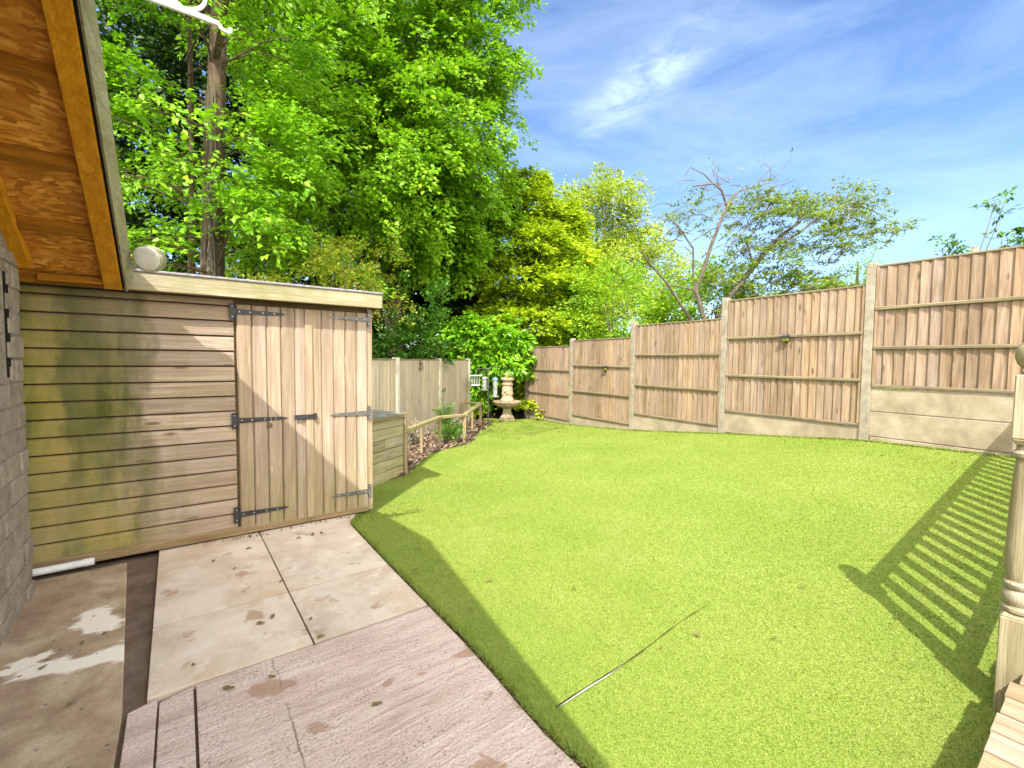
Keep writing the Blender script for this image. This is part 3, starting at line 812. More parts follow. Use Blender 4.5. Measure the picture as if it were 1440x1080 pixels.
def build_outbuilding():
    loc = uv(WU, 3.86, 0); off = (WU, 3.86, 0)
    T = thing('outbuilding', 'grey block outbuilding with an orange timber soffit under its sloping roof, at the left edge', 'building', loc, ROT_H)
    mbw = MB(off)
    # core of mortar, with the blocks standing proud of it
    def rz(v): return roof_z(v) - 0.045
    for v0, v1 in ((-0.5, APEX_V), (APEX_V, 3.51), (3.55, 3.855)):
        pass
    core = MB(off)
    core.prism([(-0.5, -0.06), (3.51, -0.06), (3.51, rz(3.51)), (KICK_V, rz(KICK_V)), (APEX_V, rz(APEX_V)), (-0.5, rz(-0.5))], 'x', WU - 0.35, WU - 0.008)
    core.prism([(3.51, -0.06), (3.645, -0.06), (3.645, 1.30), (3.51, 1.30)], 'x', WU - 0.35, WU - 0.009)
    core.prism([(3.51, 1.87), (3.645, 1.87), (3.645, rz(3.645)), (3.51, rz(3.51))], 'x', WU - 0.35, WU - 0.009)
    core.prism([(3.645, -0.06), (3.85, -0.06), (3.85, rz(3.85)), (3.645, rz(3.645))], 'x', WU - 0.35, WU - 0.008)
    core.box(-4.5, WU - 0.35, 3.55, 3.84, -0.06, rz(3.84))
    core.box(-4.5, WU - 0.35, -0.5, -0.25, -0.06, rz(-0.5))
    core.prism([(-0.25, -0.06), (3.55, -0.06), (3.55, rz(3.55)), (KICK_V, rz(KICK_V)), (APEX_V, rz(APEX_V)), (-0.25, rz(-0.25))], 'x', -4.5, -4.3)
    w = core.build('wall', M['mortar'], T)
    ch = 0.132; z = -0.05; row = 0
    while z < 3.5:
        v = -0.5 + (0.16 if row % 2 else 0.0); v = v - 0.32
        while v < 3.86:
            a, b = max(v, -0.5), min(v + 0.315, 3.86)
            if b - a > 0.05:
                segs = [(a, b)]
                if 1.26 < z + ch / 2 < 1.88:                              # the narrow slot window breaks the courses
                    e0, e1 = 3.51 + (0.0 if row % 2 else 0.012), 3.645 - (0.0 if row % 2 else 0.012)
                    segs = [(a, min(b, e0)), (max(a, e1), b)]
                for s0, s1 in segs:
                    if s1 - s0 > 0.03 and max(rz(s0), rz(s1)) > z + 0.05:
                        zt = min(z + ch - 0.009, min(rz(s0), rz(s1)) + 0.02); j = R_.uniform(-0.004, 0.007)
                        if zt - z > 0.03:
                            mbw.box(WU - 0.06, WU + j, s0, s1 - 0.009, z, zt, 0.0035, R_)
            v += 0.324
        z += ch; row += 1
    mbw.build('block_course', M['block'], w, bevel=0.008, seg=2)
    tb = MB(off)
    for i in range(5):
        zz = 1.275 + i * 0.132; tb.box(WU - 0.05, WU + 0.006, 3.60 - 0.03 * (i % 2), 3.655, zz, zz + 0.085, 0.004, R_)
    tb.build('toothed_edge', M['block'], T, bevel=0.006)
    d = MB(off); d.box(WU - 0.30, WU - 0.004, 3.512, 3.643, 1.302, 1.868); d.build('slot_window', M['dark'], T)
    js = MB(off); js.box(WU - 0.02, WU + 0.004, 3.488, 3.5105, 1.30, 1.87); js.build('window_jamb', M['block'], T)
    # roof: sheet, felt and soffit follow two slopes
    def slope_prism(m_, u0, u1, lo, hi, v0=None, v1=None):
        v1 = EAVE_V if v1 is None else v1
        for a, b in ((RV[0], RV[1]), (RV[1], RV[2]), (RV[2], v1)):
            m_.prism([(a, roof_z(a) + lo), (b, roof_z(b) + lo), (b, roof_z(b) + hi), (a, roof_z(a) + hi)], 'x', u0, u1)
    r = MB(off); slope_prism(r, -4.7, VERGE_U - 0.021, -0.012, 0.0); slope_prism(r, -4.7, VERGE_U - 0.055, 0.001, 0.15)  # unseen raised layer added on top to shift the cast shadow
    rf = r.build('roof', M['felt'], T)
    s = MB(off); slope_prism(s, -4.6, VERGE_U - 0.047, -0.030, -0.0125); s.build('soffit', M['osb'], T)
    z_ = roof_z
    def verge(m_, sec, v1):                   # a section in (u, dz) swept down both slopes
        for a, b_ in ((RV[0], RV[1]), (RV[1], RV[2]), (RV[2], v1)):
            n = len(sec); vs = [(u_, a, z_(a) + d_) for u_, d_ in sec] + [(u_, b_, z_(b_) + d_) for u_, d_ in sec]
            m_.add(vs, [tuple(range(n))[::-1], tuple(range(n, 2 * n))] + [(i, (i + 1) % n, n + (i + 1) % n, n + i) for i in range(n)])
    b = MB(off); verge(b, [(VERGE_U - 0.046, -0.085), (VERGE_U - 0.036, -0.092), (VERGE_U + 0.001, -0.0), (VERGE_U - 0.020, 0.004)], EAVE_V); b.build('barge_board', M['barge'], T)
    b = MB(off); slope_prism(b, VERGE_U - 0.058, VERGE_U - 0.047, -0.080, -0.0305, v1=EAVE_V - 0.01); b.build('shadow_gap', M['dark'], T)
    b = MB(off); slope_prism(b, VERGE_U - 0.150, VERGE_U - 0.059, -0.095, -0.031, v1=EAVE_V - 0.015); b.build('rafter', M['orange'], T, bevel=0.004)
    b = MB(off); slope_prism(b, WU - 0.02, WU + 0.055, -0.105, -0.031, v1=3.84); b.build('rafter', M['orange'], T, bevel=0.004)
    z_ = roof_z
    for v in (3.58, 3.18, 2.78, 2.38, 1.98, 1.36, 0.9, 0.4):
        b = MB(off)
        zz = [z_(v - 0.022) - 0.078, z_(v + 0.022) - 0.078]
        b.prism([(v - 0.022, zz[0]), (v + 0.022, zz[1]), (v + 0.022, z_(v + 0.022) - 0.031), (v - 0.022, z_(v - 0.022) - 0.031)], 'x', WU + 0.056, VERGE_U - 0.151)
        b.build('noggin', M['orange_x'], T, bevel=0.003)
    b = MB(off); b.box(WU - 0.3, VERGE_U - 0.03, EAVE_V - 0.012, EAVE_V + 0.006, EAVE_Z - 0.075, EAVE_Z - 0.013); b.build('eaves_board', M['orange_x'], T, bevel=0.003)
    b = MB(off); b.box(WU + 0.056, VERGE_U - 0.151, EAVE_V - 0.06, EAVE_V - 0.0125, EAVE_Z - 0.065, EAVE_Z - 0.02); b.build('noggin', M['orange_x'], T, bevel=0.003)


build_outbuilding()

# ------------------------------------------------------------------ shed
SV = 4.17; S0 = -1.9; S1 = 1.405


def build_shed():
    off = (S0, SV, 0.0)
    T = thing('shed', 'weathered timber garden shed with double plank doors, green algae staining its left boards', 'shed', uv(S0, SV, 0), ROT_H)
    # cladding: shiplap boards with a rounded shoulder
    c = MB(off); bh = 0.1165; z = 0.075
    prof = [(0.0, 0.0), (-0.022, 0.001), (-0.0235, 0.006), (-0.0225, 0.084), (-0.0195, 0.095), (-0.011, 0.104), (-0.004, 0.108), (-0.003, bh), (0.0, bh)]
    while z < 1.86:
        zt = min(1.0, (1.875 - z) / bh)
        dx = 0.0
        c.cur = 0; c.prism([(SV + p[0], z + p[1] * zt) for p in prof], 'x', S0, 0.335)
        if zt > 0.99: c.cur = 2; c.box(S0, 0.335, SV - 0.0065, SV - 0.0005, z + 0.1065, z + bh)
        z += bh
    # nail heads
    k = c; c.cur = 1
    z = 0.075
    while z < 1.80:
        for uu in (-0.22, 0.315):
            for dz in (0.028, 0.075): k.lathe([(0.0035, 0.0), (0.003, 0.0015), (0.0001, 0.0016)], 6, (uu, SV - 0.0235, z + dz), Matrix.Rotation(math.pi / 2, 4, 'X'))
        z += bh
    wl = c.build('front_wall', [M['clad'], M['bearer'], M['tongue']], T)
    b = MB(off); b.box(S0, S1, SV + 0.002, SV + 0.03, 0.06, 1.875); b.box(S1 - 0.03, S1 - 0.002, SV + 0.03, SV + 1.75, 0.06, 1.76); b.box(S0, S0 + 0.03, SV + 0.03, SV + 1.75, 0.06, 1.76)
    b.box(S0 + 0.03, S1 - 0.03, SV + 1.72, SV + 1.75, 0.06, 1.7)
    b.build('back_wall', M['bearer'], T)
    b = MB(off); b.box(S0, S1 - 0.01, SV - 0.012, SV + 1.7, 0.005, 0.0735); b.build('floor_bearer', M['bearer'], T, bevel=0.004)
    b = MB(off); b.box(S0, S1 - 0.03, SV - 0.034, SV - 0.0245, 0.012, 0.078); b.build('skirting_board', M['trim'], T, bevel=0.003)
    # corner strip
    b = MB(off); b.box(S1 - 0.028, S1 + 0.016, SV - 0.026, SV + 0.04, 0.02, 1.87); b.build('corner_strip', M['door'], T, bevel=0.003)
    # roof with fascia
    b = MB(off); b.prism([(SV - 0.165, 1.995), (SV + 1.9, 1.78), (SV + 1.9, 1.80), (SV - 0.165, 2.013)], 'x', S0 - 0.05, S1 + 0.075)
    rf = b.build('roof', M['felt'], T, bevel=0.004)
    b = MB(off); b.box(S0 - 0.05, S1 + 0.068, SV - 0.155, SV - 0.135, 1.872, 1.994); b.build('fascia', M['fascia'], T, bevel=0.003)
    b = MB(off); b.box(S0 - 0.05, S1 + 0.06, SV - 0.1345, SV - 0.02, 1.876, 1.894); b.build('roof_soffit', M['trim'], T)
    b = MB(off); b.prism([(SV - 0.134, 1.876), (SV + 1.88, 1.66), (SV + 1.88, 1.779), (SV - 0.134, 1.994)], 'x', S1 + 0.05, S1 + 0.068); b.build('fascia', M['fascia'], T, bevel=0.003)
    # doors
    RR = random.Random(8)
    def door(u0, u1, hinge_left, iron):
        m = MB(off); n = 5 if hinge_left else 5; w = (u1 - u0) / n
        for i in range(n):
            a, b_ = u0 + i * w, u0 + (i + 1) * w
            m.prism([(a + 0.0012, SV - 0.024), (a + 0.010, SV - 0.0365), (b_ - 0.009, SV - 0.0365), (b_ - 0.0012, SV - 0.027), (b_ - 0.0012, SV - 0.004), (a + 0.0012, SV - 0.004)], 'z', 0.055, 1.83)
        d = m.build('door', M['door'], T)
        for zc, tilt in ((1.775, 0), (0.925, 0), (0.175 if hinge_left else 0.20, 0.0)):
            h_ = MB(off)
            ub = u0 - 0.006 if hinge_left else u1 + 0.002
            s = 1 if hinge_left else -1; L = 0.36 if hinge_left else 0.33
            y0, y1 = SV - 0.044, SV - 0.0375
            ring = [(ub, zc - 0.022), (ub + s * L * 0.9, zc - 0.011), (ub + s * L, zc), (ub + s * L * 0.9, zc + 0.011), (ub, zc + 0.022)]
            if s < 0: ring = ring[::-1]
            h_.prism(ring, 'y', y0, y1)
            pw = 0.036 if hinge_left else 0.022
            x0, x1 = (ub - pw, ub - 0.001) if hinge_left else (ub + 0.001, ub + pw)
            h_.box(x0, x1, SV - 0.042, SV - 0.034 + 0.006, zc - 0.062, zc + 0.062)
            for q in (-0.05, 0.05): h_.tube([(ub, SV - 0.045, zc + q - 0.012), (ub, SV - 0.045, zc + q + 0.012)], 0.006, 8)
            sc = h_; h_.cur = 1
            for q in (0.03, 0.1, 0.19, 0.27): sc.lathe([(0.0055, 0), (0.0045, 0.002), (0.0005, 0.0025)], 8, (ub + s * q, SV - 0.0445, zc), Matrix.Rotation(math.pi / 2, 4, 'X'))
            for q in (-0.04, 0.04): sc.lathe([(0.005, 0), (0.004, 0.002), (0.0005, 0.0025)], 8, ((x0 + x1) / 2, SV - 0.0425, zc + q), Matrix.Rotation(math.pi / 2, 4, 'X'))
            h_.build('strap_hinge', [iron, M['screw']], d)
        return d
    dl = door(0.352, 0.872, True, M['black'])
    dr = door(0.880, S1 - 0.030, False, M['greyiron'])
    b = MB(off); b.box(0.845, 0.905, SV - 0.052, SV - 0.0365, 0.055, 1.828); b.build('door_cover_strip', M['door'], dl, bevel=0.004)
    b = MB(off); b.box(0.755, 0.915, SV - 0.060, SV - 0.0525, 0.905, 0.945); b.box(0.902, 0.93, SV - 0.066, SV - 0.0535, 0.898, 0.952)
    b.tube([(0.78, SV - 0.064, 0.917), (0.80, SV - 0.075, 0.912), (0.82, SV - 0.064, 0.917)], 0.004, 6)
    b.build('hasp', M['black'], dl, bevel=0.002)
    # hook-and-tag hanging from the middle left hinge
    b = MB(off)
    b.tube([(0.578, SV - 0.048, 0.932), (0.578, SV - 0.058, 0.925), (0.580, SV - 0.056, 0.90), (0.572, SV - 0.050, 0.884)], 0.0035, 6)
    b.build('wire_hook', M['screw'], dl)
    b = MB(off); b.lathe([(0.0, 0), (0.018, 0.002), (0.021, 0.008), (0.018, 0.014), (0.0, 0.016)], 12, (0.572, SV - 0.04, 0.872), Matrix.Rotation(math.pi / 2, 4, 'X')); b.build('wooden_turn_knob', M['bearer'], dl, smooth=True)


build_shed()

# white pipe by the shed's foot
mb = MB((-0.9, SV - 0.05, 0)); mb.tube([(-0.95, SV - 0.085, 0.032), (-0.505, SV - 0.085, 0.038)], 0.024, 16); mb.tube([(-0.56, SV - 0.085, 0.0375), (-0.515, SV - 0.085, 0.0382)], 0.0265, 16)
o = mb.build('waste_pipe', M['pipe'], None, smooth=True); o.location = uv(-0.9, SV - 0.05, 0); o.rotation_euler = (0, 0, ROT_H)
tag(o, 'short length of white plastic pipe lying along the foot of the shed', 'pipe')

# cream drum-shaped fitting on the end of the barge board
def drum():
    base = Vector((-2.316, 2.916, 2.038))
    ax_ = (Vector((-0.7, -0.25, 1.35)) - base).normalized()
    ax_ = Vector((0.16, -0.92, -0.20)).normalized()
    q = ax_.to_track_quat('Z', 'Y').to_matrix().to_4x4() @ Matrix.Scale(0.82, 4)
    T = thing('security_lamp', 'cream drum-shaped lamp housing perched above the shed roof at the end of the barge board', 'lamp', base - Vector((0, 0, 0.0)))
    m = MB(); m.lathe([(0.0005, 0.0165), (0.06, 0.0155), (0.084, 0.0135), (0.090, 0.0095), (0.091, 0.008)], 40, (0, 0, 0), q); m.build('front_cap', M['cream'], T, smooth=True)
    m = MB(); m.lathe([(0.0915, 0.0078), (0.099, 0.006), (0.101, -0.002), (0.099, -0.045), (0.099, -0.075), (0.09, -0.085), (0.0005, -0.087)], 40, (0, 0, 0), q); m.build('housing', M['mosscream'], T, smooth=True)
    a = uv(VERGE_U, 3.86, 1.99) - base
    m = MB(); m.tube([a, a * 0.55 + Vector((0, 0, -0.01)), Vector((0, 0.03, -0.03))], 0.012, 8); m.build('bracket', M['cream'], T)


drum()

# white scrolled hanging-basket bracket reaching out from the barge board
def bracket():
    v_ = 2.30; zt = 2.785
    T = thing('basket_bracket', 'white scrolled metal hanging basket bracket reaching out overhead from the barge board', 'bracket', uv(VERGE_U, v_, zt), ROT_H)
    off = (0, 0, 0)
    m = MB(off)
    w = 0.011
    def flat(path, half):                     # a flat bar with its face sideways
        P_ = [np.array(p) for p in path]
        for i in range(len(P_) - 1): m.beam((P_[i][0], 0, P_[i][1]), (P_[i + 1][0], 0, P_[i + 1][1]), 0.014, half * 2, up=(0, 1, 0))
    m.prism([(0.0, 0.0), (0.29, 0.0), (0.28, 0.03), (0.20, 0.07), (0.0, 0.17)], 'y', -0.007, 0.007)
    m.prism([(0.285, 0.0005), (0.405, 0.0005), (0.405, 0.018), (0.28, 0.026)], 'y', -0.0065, 0.0065)
    flat([(0.404, 0.008), (0.412, -0.008), (0.442, -0.012), (0.445, 0.010)], 0.006)
    m.build('arm', M['white'], T, bevel=0.002)
    m = MB(off)
    pts = []
    for i in range(26):
        a = -1.9 + i * 0.24; r = 0.085 * (1 - i * 0.027)
        pts.append((0.285 + r * math.cos(a) * 1.1, 0.0, 0.100 + r * math.sin(a)))
    for i in range(25): m.beam(pts[i], pts[i + 1], 0.012, 0.013, up=(0, 1, 0))
    m.build('scroll', M['white'], T)
    m = MB(off); m.box(-0.004, 0.004, -0.014, 0.014, -0.03, 0.22); m.build('wall_plate', M['white'], T, bevel=0.002)


bracket()

# ------------------------------------------------------------------ long fence on the right
F_ROT = math.atan2(D_F[1], D_F[0])
F_OFF = (0, 0, 0)
#                s0     s1     top    bottom  rails                        gravel boards
PANELS = [(-1.90, 0.035, 2.650, 1.120, (2.110, 1.620), (1.118, 0.810, 0.500)),
          (0.145, 2.030, 2.432, 0.605, (1.812, 1.208), (0.603, 0.27)),
          (2.140, 4.025, 2.150, 0.345, (1.550, 0.945), (0.343, 0.04)),
          (4.135, 5.990, 1.912, 0.108, (1.310, 0.708), (0.106, -0.20)),
          (6.100, 7.950, 1.785, -0.045, (1.18, 0.575), (-0.047, -0.25))]
POSTS = [(0.09, 2.685), (2.085, 2.468), (4.08, 2.212), (6.045, 1.951), (8.0, 1.787), (-1.955, 2.69)]


def build_right_fence():
    # local x runs along the fence away from the viewer, local y towards the lawn side is negative or positive by N_F
    yl = np.array([-D_F[1], D_F[0]])
    sy = 1.0 if yl @ N_F > 0 else -1.0        # sign of local y on the lawn side
    T = thing('fence', 'long stepped close-board fence with concrete posts along the right side of the lawn', 'fence', (P0_F[0], P0_F[1], 0), F_ROT)
    rr = random.Random(12)
    for s, zt in POSTS:
        m = MB(); zb = float(gz(*(P0_F + D_F * s))) - 0.3
        m.box(s - 0.05, s + 0.05, -0.055, 0.055, zb, zt - 0.02)
        m.hexa([(s - 0.05, -0.055, zt - 0.02), (s + 0.05, -0.055, zt - 0.02), (s + 0.05, 0.055, zt - 0.02), (s - 0.05, 0.055, zt - 0.02)],
               [(s - 0.042, -0.047, zt), (s + 0.042, -0.047, zt), (s + 0.042, 0.047, zt), (s - 0.042, 0.047, zt)])
        m.build('concrete_post', M['concrete'], T, bevel=0.005)
    for s0, s1, zt, zb, rails, gb in PANELS:
        m = MB(); n = 18; w = (s1 - s0) / n
        for i in range(n):
            a = s0 + i * w; ov = 0.016
            t0 = rr.uniform(-0.0015, 0.0015)
            a0, a1 = (a - ov if i else a), a + w
            # feather edge: thick edge laps the thin edge of its neighbour
            ring = [(a0, sy * (0.000 + t0)), (a1 - 0.003, sy * (0.030 + t0)), (a1, sy * (0.027 + t0)), (a1, sy * 0.001), (a0, sy * -0.006)]
            if sy > 0: ring = ring[::-1]
            m.prism(ring, 'z', zb + 0.002 + rr.uniform(0, .004), zt - 0.028 - rr.uniform(0, 0.006))
        p = m.build('fence_panel', M['fence'], T)
        def rail(z, hgt, dep, nm, sag=0.0):
            q = MB()
            y0, y1 = sorted((sy * 0.0320, sy * (dep + 0.006)))
            tp = [(y0, z - hgt / 2), (y1, z - hgt / 2), (y1, z + hgt / 2), (y0, z + hgt / 2)]
            if sy > 0: tp[2] = (y1, z + hgt / 2 - 0.012)
            else: tp[3] = (y0, z + hgt / 2 - 0.012)
            q.prism(tp, 'x', s0 + 0.004, s1 - 0.004)
            return q.build(nm, M['rail'], p, bevel=0.003)
        for z in rails: rail(z, 0.042, 0.050, 'rail')
        rail(zb + 0.024, 0.036, 0.040, 'rail')
        q = MB(); y0, y1 = -0.032, 0.032; q.prism([(y0, zt - 0.027), (y1, zt - 0.027), (y1, zt - 0.006), (0.0, zt), (y0, zt - 0.006)], 'x', s0, s1); q.build('cap_rail', M['rail'], p, bevel=0.003)
        for a in (s0 + 0.002, s1 - 0.030):
            q = MB(); y0, y1 = sorted((sy * 0.0322, sy * 0.044)); q.box(a, a + 0.028, y0, y1, zb + 0.045, zt - 0.03); q.build('batten', M['fence'], p, bevel=0.002)
        for i in range(len(gb) - 1):
            q = MB(); q.box(s0 - 0.02, s1 + 0.02, -0.022, 0.022, gb[i + 1] + (0.008 if i < len(gb) - 2 else 0), gb[i]); q.build('gravel_board', M['gravelboard'], T, bevel=0.006)
    q = MB(); q.box(-1.90, 0.03, -0.028, 0.028, 0.33, 0.492); q.build('gravel_board', M['gravelboard'], T, bevel=0.005)
    return sy


SY = build_right_fence()


def solar_lamp(s, z, label):
    p = P0_F + D_F * s
    T = thing('solar_light', label, 'light', (p[0], p[1], z), F_ROT, 'solar lights on the long fence')
    y = lambda d: SY * d
    m = MB(); y0, y1 = sorted((y(0.048), y(0.060))); m.box(-0.05, 0.05, y0, y1, -0.075, 0.03)
    y0, y1 = sorted((y(0.060), y(0.125))); m.hexa([(-0.05, y0, -0.02), (0.05, y0, -0.02), (0.05, y1, -0.02), (-0.05, y1, -0.02)],
           [(-0.05, y0, 0.03 if SY > 0 else 0.005), (0.05, y0, 0.03 if SY > 0 else 0.005), (0.05, y1, 0.005 if SY > 0 else 0.03), (-0.05, y1, 0.005 if SY > 0 else 0.03)])
    m.build('case', M['solarcase'], T, bevel=0.004)
    m = MB(); yy0, yy1 = y(0.064), y(0.121)
    m.add([(-0.044, yy0, 0.0335), (0.044, yy0, 0.0335), (0.044, yy1, 0.0105), (-0.044, yy1, 0.0105), (-0.044, yy0, 0.0295), (0.044, yy0, 0.0295), (0.044, yy1, 0.0065), (-0.044, yy1, 0.0065)],
          [(0, 1, 2, 3), (4, 7, 6, 5), (0, 3, 7, 4), (1, 5, 6, 2), (0, 4, 5, 1), (3, 2, 6, 7)])
    m.build('solar_cell', M['solar'], T)
    m = MB(); a, b = sorted((y(0.0605), y(0.108))); m.hexa([(-0.04, min(y(0.0605), y(0.085)), -0.068), (0.04, min(y(0.0605), y(0.085)), -0.068), (0.04, max(y(0.0605), y(0.085)), -0.068), (-0.04, max(y(0.0605), y(0.085)), -0.068)],
                                                    [(-0.044, a, -0.0205), (0.044, a, -0.0205), (0.044, b, -0.0205), (-0.044, b, -0.0205)])
    m.build('lens', M['diffuser'], T, bevel=0.003)


solar_lamp(1.095, 1.80, 'larger-looking black solar light with mossy lens clipped to the rail of the nearer panel')
solar_lamp(4.85, 1.29, 'smaller far black solar light clipped to the rail of the fourth panel from the right')

# ------------------------------------------------------------------ smooth-faced fence on the left, behind the bed
L_A = np.array([-1.085, 11.2]); L_D = np.array([-0.245, -0.9695]); L_ROT = math.atan2(L_D[1], L_D[0])


def build_left_fence():
    T = thing('fence', 'pale smooth-faced board fence behind the planting bed, ending beside the laurel', 'fence', (L_A[0], L_A[1], 0), L_ROT)
    rr = random.Random(4)
    for k in range(5):
        s = k * 1.80; zt = 1.425 + (0.02 if k < 3 else 0)
        if k == 4: zt = 1.62
        m = MB(); m.box(s - 0.05, s + 0.05, -0.05, 0.05, -0.4, zt); m.build('concrete_post', M['lightconcrete'], T, bevel=0.006)
    for k in range(4):
        s0, s1 = k * 1.80 + 0.055, (k + 1) * 1.80 - 0.055
        m = MB(); n = 15; w = (s1 - s0) / n
        for i in range(n):
            a = s0 + i * w; t0 = rr.uniform(0, .003)
            m.prism([(a - 0.004, 0.028 + t0), (a + w, 0.012 + t0), (a + w, -0.004), (a - 0.004, 0.001)][::-1], 'z', -0.25, 1.40 + rr.uniform(-.005, .005))
        p = m.build('fence_panel', M['fence_face'], T)
        q = MB(); q.box(s0, s1, -0.03, 0.034, 1.404, 1.424); q.build('cap_rail', M['rail'], p, bevel=0.003)
    return T


build_left_fence()
# little wooden ornament near the top of that fence
p = L_A + L_D * 2.75
T = thing('owl_ornament', 'small brown carved bird ornament hung near the top of the smooth fence', 'ornament', (p[0], p[1], 1.28), L_ROT)
m = MB(); m.lathe([(0.001, -0.07), (0.03, -0.055), (0.04, -0.02), (0.036, 0.02), (0.028, 0.045)], 12, (0, 0.06, 0)); m.build('body', M['bearer'], T, smooth=True)
m = MB(); m.lathe([(0.02, 0.035), (0.034, 0.05), (0.034, 0.075), (0.02, 0.095), (0.001, 0.10)], 12, (0, 0.062, 0)); m.build('head', M['bearer'], T, smooth=True)
m = MB(); m.tube([(0, 0.03, 0.09), (0, 0.045, 0.115), (0, 0.06, 0.10)], 0.004, 6); m.build('hook', M['black'], T)

# ------------------------------------------------------------------ plank box beside the shed
def build_box():
    a = np.array([-1.60, 5.10]); b = np.array([-1.36, 5.72]); d = (b - a) / np.linalg.norm(b - a); L = float(np.linalg.norm(b - a)); rot = math.atan2(d[1], d[0])
    T = thing('storage_box', 'mossy plank storage box with a grey lid beside the shed', 'box', (a[0], a[1], -0.05), rot)
    rr = random.Random(2)
    m = MB(); z = 0.0; h_ = 0.128
    for i in range(6):
        cut = rr.uniform(0.2, 0.5) * L
        for x0, x1 in (((-0.1), cut - 0.003), (cut + 0.003, L)) if i in (1, 3) else ((-0.1, L),):
            m.box(x0, x1, 0.0, 0.03, z + 0.004, z + h_ - 0.003, 0.003, rr)
        z += h_
    m.build('plank_side', M['boxwood'], T, bevel=0.006)
    m = MB(); m.box(-0.1, L, 0.0305, 0.55, 0.0, 0.74); m.build('inner_box', M['bearer'], T)
    m = MB(); m.box(L - 0.02, L + 0.035, -0.03, -0.001, -0.02, 0.80); m.build('corner_post', M['bedpost'], T, bevel=0.004)
    m = MB(); m.hexa([(-0.12, -0.022, 0.768), (L + 0.0, -0.022, 0.768), (L + 0.0, 0.62, 0.80), (-0.12, 0.62, 0.80)], [(-0.12, -0.022, 0.785), (L, -0.022, 0.785), (L, 0.62, 0.822), (-0.12, 0.62, 0.822)])
    m.build('lid', M['slate'], T, bevel=0.003)
    m = MB(); m.box(-0.12, L, -0.027, -0.0225, 0.745, 0.789); m.build('lid_edge', M['rail'], T)


build_box()

# ------------------------------------------------------------------ planting bed and its low rail
BED = np.array([(-1.36, 5.75), (-1.42, 6.55), (-1.40, 7.02), (-1.19, 7.5), (-.836, 8.013), (-.825, 9.47), (-.70, 10.2), (-1.10, 11.1)])


def bed_ground():
    rows_ = []; n = 12
    for y in np.linspace(5.3, 11.1, 60):
        x1 = float(lx(y)) + 0.03; x0 = float(L_A[0] + L_D[0] * (y - L_A[1]) / L_D[1]) - 0.05
        for k in np.linspace(0, 1, n):
            x = x0 + (x1 - x0) * k
            rows_.append((x, y, float(gz(x, y)) + 0.006 + 0.10 * math.sin(math.pi * min(1, k * 0.9 + 0.1)) * (1 - k * 0.6) + 0.015 * math.sin(9 * x + 7 * y)))
    struct(sheet('planting_bed', rows_, n, M['mulch']), 'raised strip of brown mulched soil between the smooth fence and the lawn', 'planting bed')
    # loose bark and leaf litter
    n = 5200; y = rng.uniform(5.6, 11.0, n); x1 = lx(y) + 0.05; x0 = L_A[0] + L_D[0] * (y - L_A[1]) / L_D[1]
    k = rng.random(n); x = x0 + (x1 - x0) * k
    z = gz(x, y) + 0.014 + 0.10 * np.sin(np.pi * np.minimum(1, k * .9 + .1)) * (1 - k * .6) + 0.015 * np.sin(9 * x + 7 * y)
    a = rng.random(n) * 6.283; L = rng.uniform(.015, .05, n); W = rng.uniform(.008, .022, n); tz = rng.uniform(-.6, .6, n)
    d = np.stack([np.cos(a), np.sin(a), tz], 1); s = np.stack([-np.sin(a), np.cos(a), rng.uniform(-.5, .5, n)], 1)
    c = np.stack([x, y, z + 0.01], 1)
    V = np.stack([c - d * L[:, None], c + s * W[:, None], c + d * L[:, None], c - s * W[:, None]], 1).reshape(-1, 3)
    i = np.arange(n)[:, None] * 4
    o = fast_mesh('bark_mulch', V, np.concatenate([i + [0, 1, 2], i + [0, 2, 3]]), M['mulchchip'])
    tag(o, 'reddish brown bark chips and leaf litter covering the planting bed', 'mulch', kind='stuff')


bed_ground()


def bed_rail():
    T = thing('rail_fence', 'knee-high mossy timber rail on slim posts edging the planting bed', 'rail fence', (-1.36, 5.75, 0))
    o_ = (-1.36, 5.75, 0)
    pts = [(-1.40, 7.02, .48), (-1.19, 7.5, .46), (-.836, 8.013, .44), (-.825, 9.47, .44), (-.70, 10.2, .43), (-1.13, 10.6, .43)]
    for i, (x, y, zt) in enumerate(pts):
        m = MB(o_); z0 = float(gz(x, y)) - 0.1; w = 0.028 if i in (2, 4) else 0.022
        m.box(x - w, x + w, y - w, y + w, z0, zt - 0.026); m.build('post', M['bedpost'], T, bevel=0.004)
    run = [(-1.37, 5.78, .50)] + pts
    def seg(a, b):
        m = MB(o_); m.beam((*a[:2], a[2]), (*b[:2], b[2]), 0.075, 0.05); m.build('rail', M['bedwood'], T, bevel=0.008)
    seg(run[0], (-1.19, 7.5, .463)); seg((-1.188, 7.503, .4632), (-.81, 8.05, .44)); seg((-.835, 8.06, .441), (-.70, 10.24, .43)); seg((-.74, 10.235, .431), (-1.13, 10.62, .43))


bed_rail()

